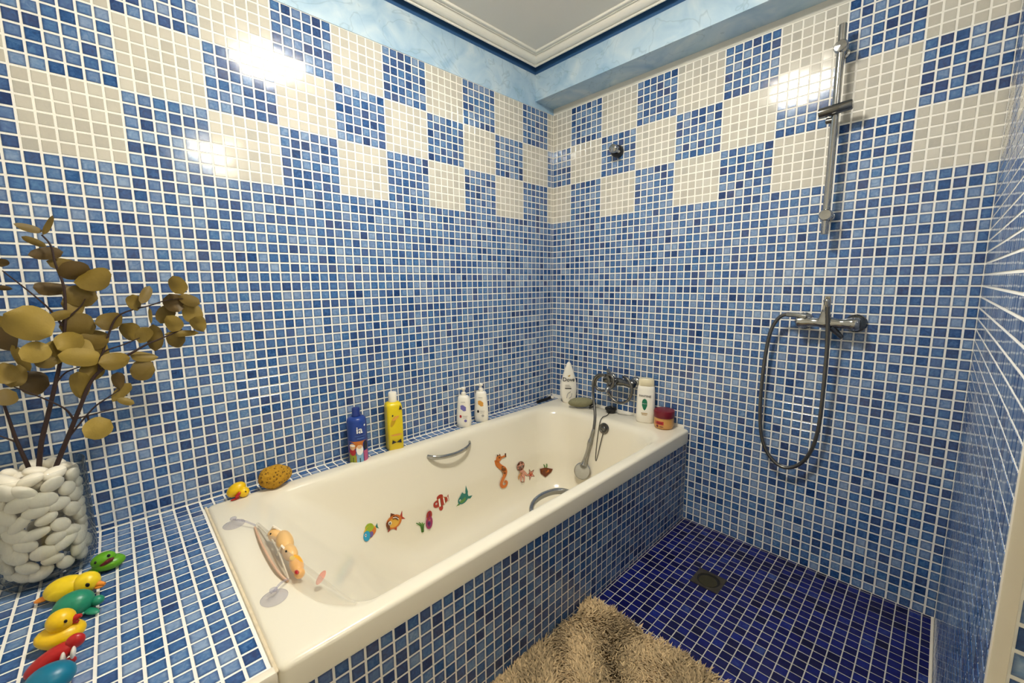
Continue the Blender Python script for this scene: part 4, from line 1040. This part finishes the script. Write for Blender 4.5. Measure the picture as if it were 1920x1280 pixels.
STEMS = {
    'main_a': [(4.2, -63.36, -24.3), (4.2, -63.32, -23.49), (4.2, -63.68, -21.11), (4.2, -63.92, -18.65), (4.2, -64.21, -16.19)],
    'a1': [(4.2, -63.7, -21.26), (4.2, -64.06, -20.93), (4.2, -64.47, -20.54)],
    'main_b': [(4.8, -62.93, -24.44), (4.8, -62.8, -23.46), (4.8, -62.5, -21.64), (4.8, -61.97, -19.67), (4.8, -61.46, -17.81), (4.8, -60.97, -15.94), (4.8, -60.63, -14.28), (4.8, -60.35, -12.72), (4.8, -60.16, -10.4), (4.8, -60.4, -8.68), (4.8, -60.49, -7.37), (4.8, -60.84, -6.65)],
    'b1': [(4.8, -61.2, -17.14), (4.8, -60.68, -16.54), (4.8, -59.97, -16.29)],
    'b2': [(4.8, -60.53, -13.14), (4.8, -60.96, -12.03), (4.8, -61.65, -10.9), (4.8, -62.9, -9.17)],
    'main_c': [(5.2, -62.22, -24.35), (5.2, -62.0, -23.59), (5.2, -60.97, -21.01), (5.2, -60.26, -19.24), (5.2, -59.55, -17.53), (5.2, -58.79, -16.57), (5.2, -57.29, -15.69), (5.2, -56.05, -14.94), (5.2, -55.19, -14.59), (5.2, -53.72, -13.92)],
    'c1': [(5.2, -60.69, -20.09), (5.2, -59.95, -19.98), (5.2, -58.34, -19.75)],
    'c2': [(5.2, -61.0, -21.29), (5.2, -59.65, -19.54), (5.2, -58.76, -18.85), (5.2, -57.98, -18.32)],
    'c3': [(5.2, -60.69, -20.09), (5.2, -61.07, -19.14), (5.2, -62.25, -17.98), (5.2, -63.23, -17.14)],
    'c4': [(5.2, -59.01, -16.75), (5.2, -58.66, -15.35), (5.2, -57.45, -14.83), (5.2, -56.44, -14.38)],
    'c5': [(5.2, -58.66, -15.35), (5.2, -57.93, -13.28), (5.2, -57.46, -12.53), (5.2, -56.59, -12.12), (5.2, -55.62, -11.87), (5.2, -54.42, -11.44), (5.2, -53.37, -11.39)],
    'b3': [(4.8, -60.35, -12.72), (4.8, -59.49, -11.79), (4.8, -59.16, -11.21)],
    'c6': [(5.2, -59.95, -19.98), (5.2, -59.85, -20.67), (5.2, -59.43, -21.12)],
}
plain('stem_bark', (44, 24, 20), 0.7, noise=0.2, nscale=80)
LEAF = {0: (80, 60, 16), 1: (104, 84, 26), 2: (124, 102, 34), 3: (148, 124, 48)}
for k_, c_ in LEAF.items(): plain('leaf_%d' % k_, c_, 0.6, noise=0.3, nscale=28, bump=0.15, bscale=150)
def leaf_mesh(tone, seed):
    q = random.Random(seed); nn, V, F = 9, [], []
    for i in range(nn):
        s = -1 + 2 * i / (nn - 1); w = ((1 - abs(s) ** 2.4) ** 0.55 if abs(s) < 1 else 0.0) * (1 + 0.14 * s * (1, -1, 0.4)[seed])
        w = max(w, 0.05)
        for j, tt in enumerate((-1, -0.5, 0, 0.5, 1)):
            V.append((s, tt * w, (0.2, 0.42, 0.3)[seed] * abs(tt) * w - (0.1, 0.25, -0.12)[seed] * s * s + 0.05 * math.sin(4 * s + 2 * seed + 2 * tt)))
    for i in range(nn - 1):
        for j in range(4):
            a = i * 5 + j; F.append((a, a + 5, a + 6, a + 1))
    n0 = len(V); V += [(v[0], v[1], v[2] - 0.03) for v in V]; F += [tuple(reversed([x + n0 for x in f])) for f in F[:]]
    me = bpy.data.meshes.new('leaf'); me.from_pydata(V, [], F); me.materials.append(MATS['leaf_%d' % tone]); me.shade_smooth()
    return me
LM = {(t_, s_): leaf_mesh(t_, s_) for t_ in LEAF for s_ in range(3)}
BR = {}
for key, lab in (('a', 'leafy dried branch leaning out of the vase past the picture edge'), ('b', 'upright dried branch with the tallest tip in the vase'), ('c', 'dried branch with olive leaves arching over the deck towards the tub')):
    pts = STEMS['main_' + key]; o_ = Vector(pts[0])
    t = obj('dried_branch', None, None, pts[0], label=lab, category='branch', group='dried branches in the glass vase')
    sp = spline([Vector(q) - o_ for q in pts], 5)
    part('stem', t, tube(sp, [0.17 - 0.12 * i / (len(sp) - 1) for i in range(len(sp))], 8), 'stem_bark')
    for k2, tw in STEMS.items():
        if k2[0] == key and not k2.startswith('main'):
            sp2 = spline([Vector(q) - o_ for q in tw], 4)
            part('twig', t, tube(sp2, [0.075 - 0.04 * i / (len(sp2) - 1) for i in range(len(sp2))], 6), 'stem_bark')
    BR[key] = (t, o_, [Vector(q) for k2, tw in STEMS.items() if k2.replace('main_', '')[0] == key for q in spline(tw, 4)])
r = random.Random(8)
for i, (c, u, v, tone) in enumerate(LEAVES):
    c, u, v = Vector(c), Vector(u), Vector(v)
    key = min(BR, key=lambda k: min((q - c).length for q in BR[k][2]))
    t, o_, net = BR[key]
    lu, lv = u.length * 1.14, v.length * 1.16
    un = u.normalized(); nn_ = un.cross(v).normalized(); vn = nn_.cross(un)
    M_ = Matrix((un * lu * P, vn * lv * P, nn_ * min(lu, lv) * P * 0.9)).transposed().to_4x4()
    M_.translation = (c - o_) * P
    o = obj('leaf', LM[(tone, i % 3)], t); o.matrix_local = M_

# ================================================================ rubber toys
TOY = {'toy_yellow': (236, 192, 10), 'toy_lemon': (240, 206, 24), 'toy_green': (92, 160, 22), 'toy_teal': (28, 132, 100), 'toy_red': (178, 22, 22), 'toy_blue': (0, 110, 140), 'toy_orange': (232, 140, 40), 'toy_black': (14, 12, 12), 'toy_white': (236, 228, 216), 'toy_mouth': (92, 14, 28), 'toy_peach': (232, 186, 120), 'toy_amber': (250, 176, 34)}
for k_, c_ in TOY.items(): plain(k_, c_, 0.35, noise=0.04, nscale=40, sub=0.0)
TA = math.radians(84)
def toy(name, x, y, z, label, az=TA):
    return empty(name, (x, y, z), az, label, 'toy', 'rubber bath toys')
def cone(p0, p1, r0, r1, flat=1.0, n=14):
    return tube([p0, tuple((Vector(p0) + Vector(p1)) / 2), p1], [r0, (r0 + r1) / 2, r1], n)

t = toy('toy_frog', 7.3, -60.0, DECK_Z, 'green toy with an open dark red mouth beside the vase')
part('body', t, ball(0.95, 0.7, 0.5, (0.1, 0.0, 0.5)), 'toy_green')
part('head', t, ball(0.72, 0.55, 0.5, (-0.15, -0.1, 0.92), rot=E(0, -12, 0)), 'toy_green')
part('mouth', t, ball(0.45, 0.14, 0.17, (0.08, -0.56, 0.86), rot=E(0, -22, 0)), 'toy_mouth')
for ex, ez in ((-0.5, 1.02), (0.22, 1.28)): part('eye', t, ball(0.1, 0.08, 0.12, (ex, -0.5, ez)), 'toy_black')
part('arm', t, ball(0.22, 0.5, 0.16, (-0.75, -0.25, 0.25), rot=E(0, 0, 30)), 'toy_green')

t = toy('toy_duck', 9.6, -61.6, DECK_Z, 'long yellow duck with orange beak and orange feet against the vase', math.radians(68))
part('body', t, ball(1.15, 0.78, 0.76, (-0.45, 0.05, 0.74), rot=E(0, -6, 0)), 'toy_lemon')
part('head', t, ball(0.72, 0.66, 0.68, (0.72, -0.05, 0.9)), 'toy_lemon')
part('beak', t, join(cone((1.2, -0.15, 0.7), (1.75, -0.28, 0.62), 0.26, 0.1), ball(0.3, 0.24, 0.12, (1.4, -0.22, 0.5))), 'toy_orange')
part('eye', t, ball(0.13, 0.07, 0.15, (1.0, -0.62, 1.0)), 'toy_black')
part('foot', t, ball(0.5, 0.28, 0.16, (-1.6, -0.05, 0.35), rot=E(0, -12, 0)), 'toy_orange')
part('wing', t, ball(0.6, 0.14, 0.34, (-0.55, -0.6, 0.72), rot=E(0, -12, 0)), 'toy_lemon')

t = toy('toy_turtle', 12.1, -61.4, DECK_Z, 'teal green turtle toy between the two yellow ducks')
part('shell', t, ball(1.0, 0.84, 0.8, (-0.1, 0.05, 0.8), rot=E(0, -8, 0)), 'toy_teal')
part('head', t, ball(0.36, 0.32, 0.3, (0.98, -0.1, 0.62)), 'toy_teal')
for fx, fy, fr_ in ((0.72, -0.55, -35), (-0.95, -0.35, 25), (0.75, 0.55, 30), (-0.9, 0.5, -30)):
    part('flipper', t, ball(0.48, 0.24, 0.12, (fx, fy, 0.28), rot=E(10, 14, fr_)), 'toy_teal')
part('belly', t, ball(0.85, 0.7, 0.2, (-0.05, 0.0, 0.3)), 'toy_teal')

t = toy('toy_duck', 14.55, -61.95, DECK_Z, 'round yellow duck with a red beak next to the red fish')
part('body', t, ball(1.1, 0.85, 0.62, (0.0, 0.0, 0.6), warp=lambda v: (v.x, v.y, v.z + (0.22 * max(0, -v.x - 0.4)))), 'toy_yellow')
part('head', t, ball(0.66, 0.62, 0.62, (0.1, -0.02, 1.5)), 'toy_yellow')
part('beak', t, join(cone((0.55, -0.15, 1.42), (1.0, -0.25, 1.52), 0.24, 0.1), cone((0.55, -0.15, 1.3), (0.85, -0.22, 1.16), 0.18, 0.08)), 'toy_red')
part('eye', t, ball(0.08, 0.05, 0.1, (0.4, -0.58, 1.66)), 'toy_black')

t = toy('toy_fish', 16.65, -62.0, DECK_Z, 'red toy fish with white stripes in front of the yellow duck')
part('body', t, ball(1.2, 0.5, 0.5, (-0.2, 0.0, 0.62), rot=E(0, -26, 0)), 'toy_red')
part('tail', t, ball(0.42, 0.3, 0.4, (0.82, -0.05, 1.2), rot=E(0, -26, 0)), 'toy_red')
for k in (0, 1): part('stripe', t, ball(0.12, 0.3, 0.42, (0.3 + 0.42 * k, -0.36, 0.62 + 0.1 * k), rot=E(20, 10, 0)), 'toy_white')
part('fin', t, ball(0.24, 0.12, 0.22, (0.62, -0.5, 0.42)), 'toy_red')

t = toy('toy_whale', 18.5, -62.1, DECK_Z, 'plain blue-green rounded toy at the end of the row of toys')
part('body', t, ball(1.0, 0.85, 0.72, (0, 0, 0.72)), 'toy_blue')
part('tail', t, ball(0.4, 0.5, 0.14, (-1.1, 0.1, 0.7), rot=E(0, 20, 0)), 'toy_blue')

t = toy('toy_duck', 2.15, -50.55, RIM_Z, 'small yellow duck with a red beak tipped over on the tub rim')
part('body', t, ball(0.9, 0.62, 0.62, (-0.15, 0.15, 0.78), rot=E(0, -28, 0)), 'toy_yellow')
part('head', t, ball(0.5, 0.45, 0.5, (0.42, -0.3, 0.52)), 'toy_yellow')
part('beak', t, join(ball(0.34, 0.16, 0.16, (-0.1, -0.62, 0.5), rot=E(0, -48, 0)), ball(0.4, 0.14, 0.08, (-0.35, -0.55, 0.14), rot=E(0, -8, 0))), 'toy_red')
part('eye', t, ball(0.07, 0.05, 0.07, (0.55, -0.72, 0.68)), 'toy_black')

# ================================================================ clear toy pouch stuck to the head of the tub
UP = [(9.9, -50.4), (12.2, -49.7), (13.7, -49.1), (17.1, -49.1), (18.9, -48.7), (20.5, -48.1), (22.5, -47.9), (24.2, -48.0)]
LO = [(9.5, -50.75), (12.8, -50.95), (16.2, -51.0), (17.8, -50.95), (18.8, -50.75), (21.1, -50.2), (22.7, -49.6), (24.3, -48.2)]
def poly_at(L, t):
    q = [Vector((a, b, 0)) for a, b in L]; s = spline(q, 6); return s[min(len(s) - 1, int(round(t * (len(s) - 1))))]
nu, nv = 30, 8; top, bot = [], []
for i in range(nu + 1):
    a, b = poly_at(UP, i / nu), poly_at(LO, i / nu); lt, lb = [], []
    for j in range(nv + 1):
        q = a.lerp(b, j / nv); z = down(q.x, q.y); puff = math.sin(math.pi * j / nv) * (1.25 * math.sin(math.pi * min(1, 0.12 + i / nu * 0.9)) + 0.05)
        lt.append((q.x, q.y, z + 0.1 + puff)); lb.append((q.x, q.y, z + 0.04))
    top.append(lt); bot.append(lb)
o_ = Vector((14.0, -50.7, RIM_Z))
shift = lambda vf: ([(v[0] - o_.x, v[1] - o_.y, v[2] - o_.z) for v in vf[0]], vf[1])
t = empty('toy_pouch', tuple(o_), 0, 'clear plastic toy pouch held on the tub by two suction cups', 'pouch')
part('pouch_film', t, shift(loft(top, False, False, closed=False)), 'clear_film', 180)
lip = [(9.5, -50.75, 0.12), (12.8, -51.0, 0.3), (16.2, -51.05, 0.3), (17.8, -50.95, 0.2), (18.8, -50.72, 0.12)]
lip2 = [(9.6, -50.5, 0.2), (12.8, -50.35, 0.75), (15.3, -50.45, 0.9), (17.0, -50.55, 0.6), (18.7, -50.65, 0.2)]
plain('pouch_edge', (214, 176, 148), 0.5); plain('pouch_rib', (238, 228, 210), 0.4)
part('mouth_edge', t, shift(tube([(a, b, down(a, b) + h) for a, b, h in [(q.x, q.y, q.z) for q in spline(lip, 6)]], 0.09, 6)), 'pouch_edge')
part('mouth_edge', t, shift(tube([(a, b, down(a, b) + h) for a, b, h in [(q.x, q.y, q.z) for q in spline(lip2, 6)]], 0.07, 6)), 'pouch_rib')
for a, b, h in (((12.3, -50.45), (13.3, -49.6), 0.9), ((15.6, -50.55), (16.3, -50.0), 0.8)):
    part('rib', t, shift(tube([(a[0], a[1], RIM_Z + 0.45), ((a[0] + b[0]) / 2, (a[1] + b[1]) / 2, RIM_Z + h + 0.45), (b[0], b[1], RIM_Z + h)], 0.09, 6)), 'pouch_rib')
part('printed_mark', t, shift(ball(0.75, 0.25, 0.05, (20.4, -49.0, down(20.4, -49.0) + 0.9), rot=E(0, 0, -38))), 's_pink')
def cup(x, y, ex, ey):
    z = RIM_Z
    c = part('suction_cup', t, shift(mv(lathe([(0.82, 0.0), (0.84, 0.04), (0.6, 0.16), (0.3, 0.26), (0.18, 0.32), (0.18, 0.5), (0.26, 0.56), (0.24, 0.66), (0.0, 0.7)], 28, False, False), x, y, z)), 'clear_cup', 50)
    part('strap', c, shift(tube(spline([(x, y, z + 0.5), ((x + ex) / 2, (y + ey) / 2, z + 0.5), (ex, ey, z + 0.25)], 5), 0.08, 6)), 'clear_cup')
cup(19.75, -51.85, 18.75, -50.75); cup(7.55, -51.95, 9.5, -50.7)
# the toy in the pouch
t = toy('toy_giraffe', 15.6, -50.0, RIM_Z, 'orange and cream rubber animal lying inside the clear pouch', 0.0)
part('head', t, ball(0.75, 0.5, 0.5, (-2.6, 0.0, 0.62), rot=E(0, 0, 15)), 'toy_peach')
part('body', t, ball(1.45, 0.62, 0.62, (-0.8, 0.22, 0.75), rot=E(0, 4, -8)), 'toy_peach')
part('rump', t, ball(0.95, 0.5, 0.55, (0.75, 0.15, 0.66)), 'toy_peach')
part('tail', t, ball(1.15, 0.46, 0.46, (2.4, 0.1, 0.56), rot=E(0, 0, -6)), 'toy_amber')
part('snout', t, ball(0.42, 0.36, 0.36, (3.4, 0.0, 0.46)), 'toy_amber')
part('eye', t, ball(0.09, 0.07, 0.09, (1.15, -0.2, 1.15)), 'toy_black'); part('eye', t, ball(0.08, 0.07, 0.08, (-2.5, -0.35, 0.95)), 'toy_black')
part('spot', t, ball(0.25, 0.14, 0.1, (3.55, -0.2, 0.72)), 'toy_red'); part('spot', t, ball(0.3, 0.2, 0.08, (2.1, -0.05, 1.0)), 'toy_yellow')
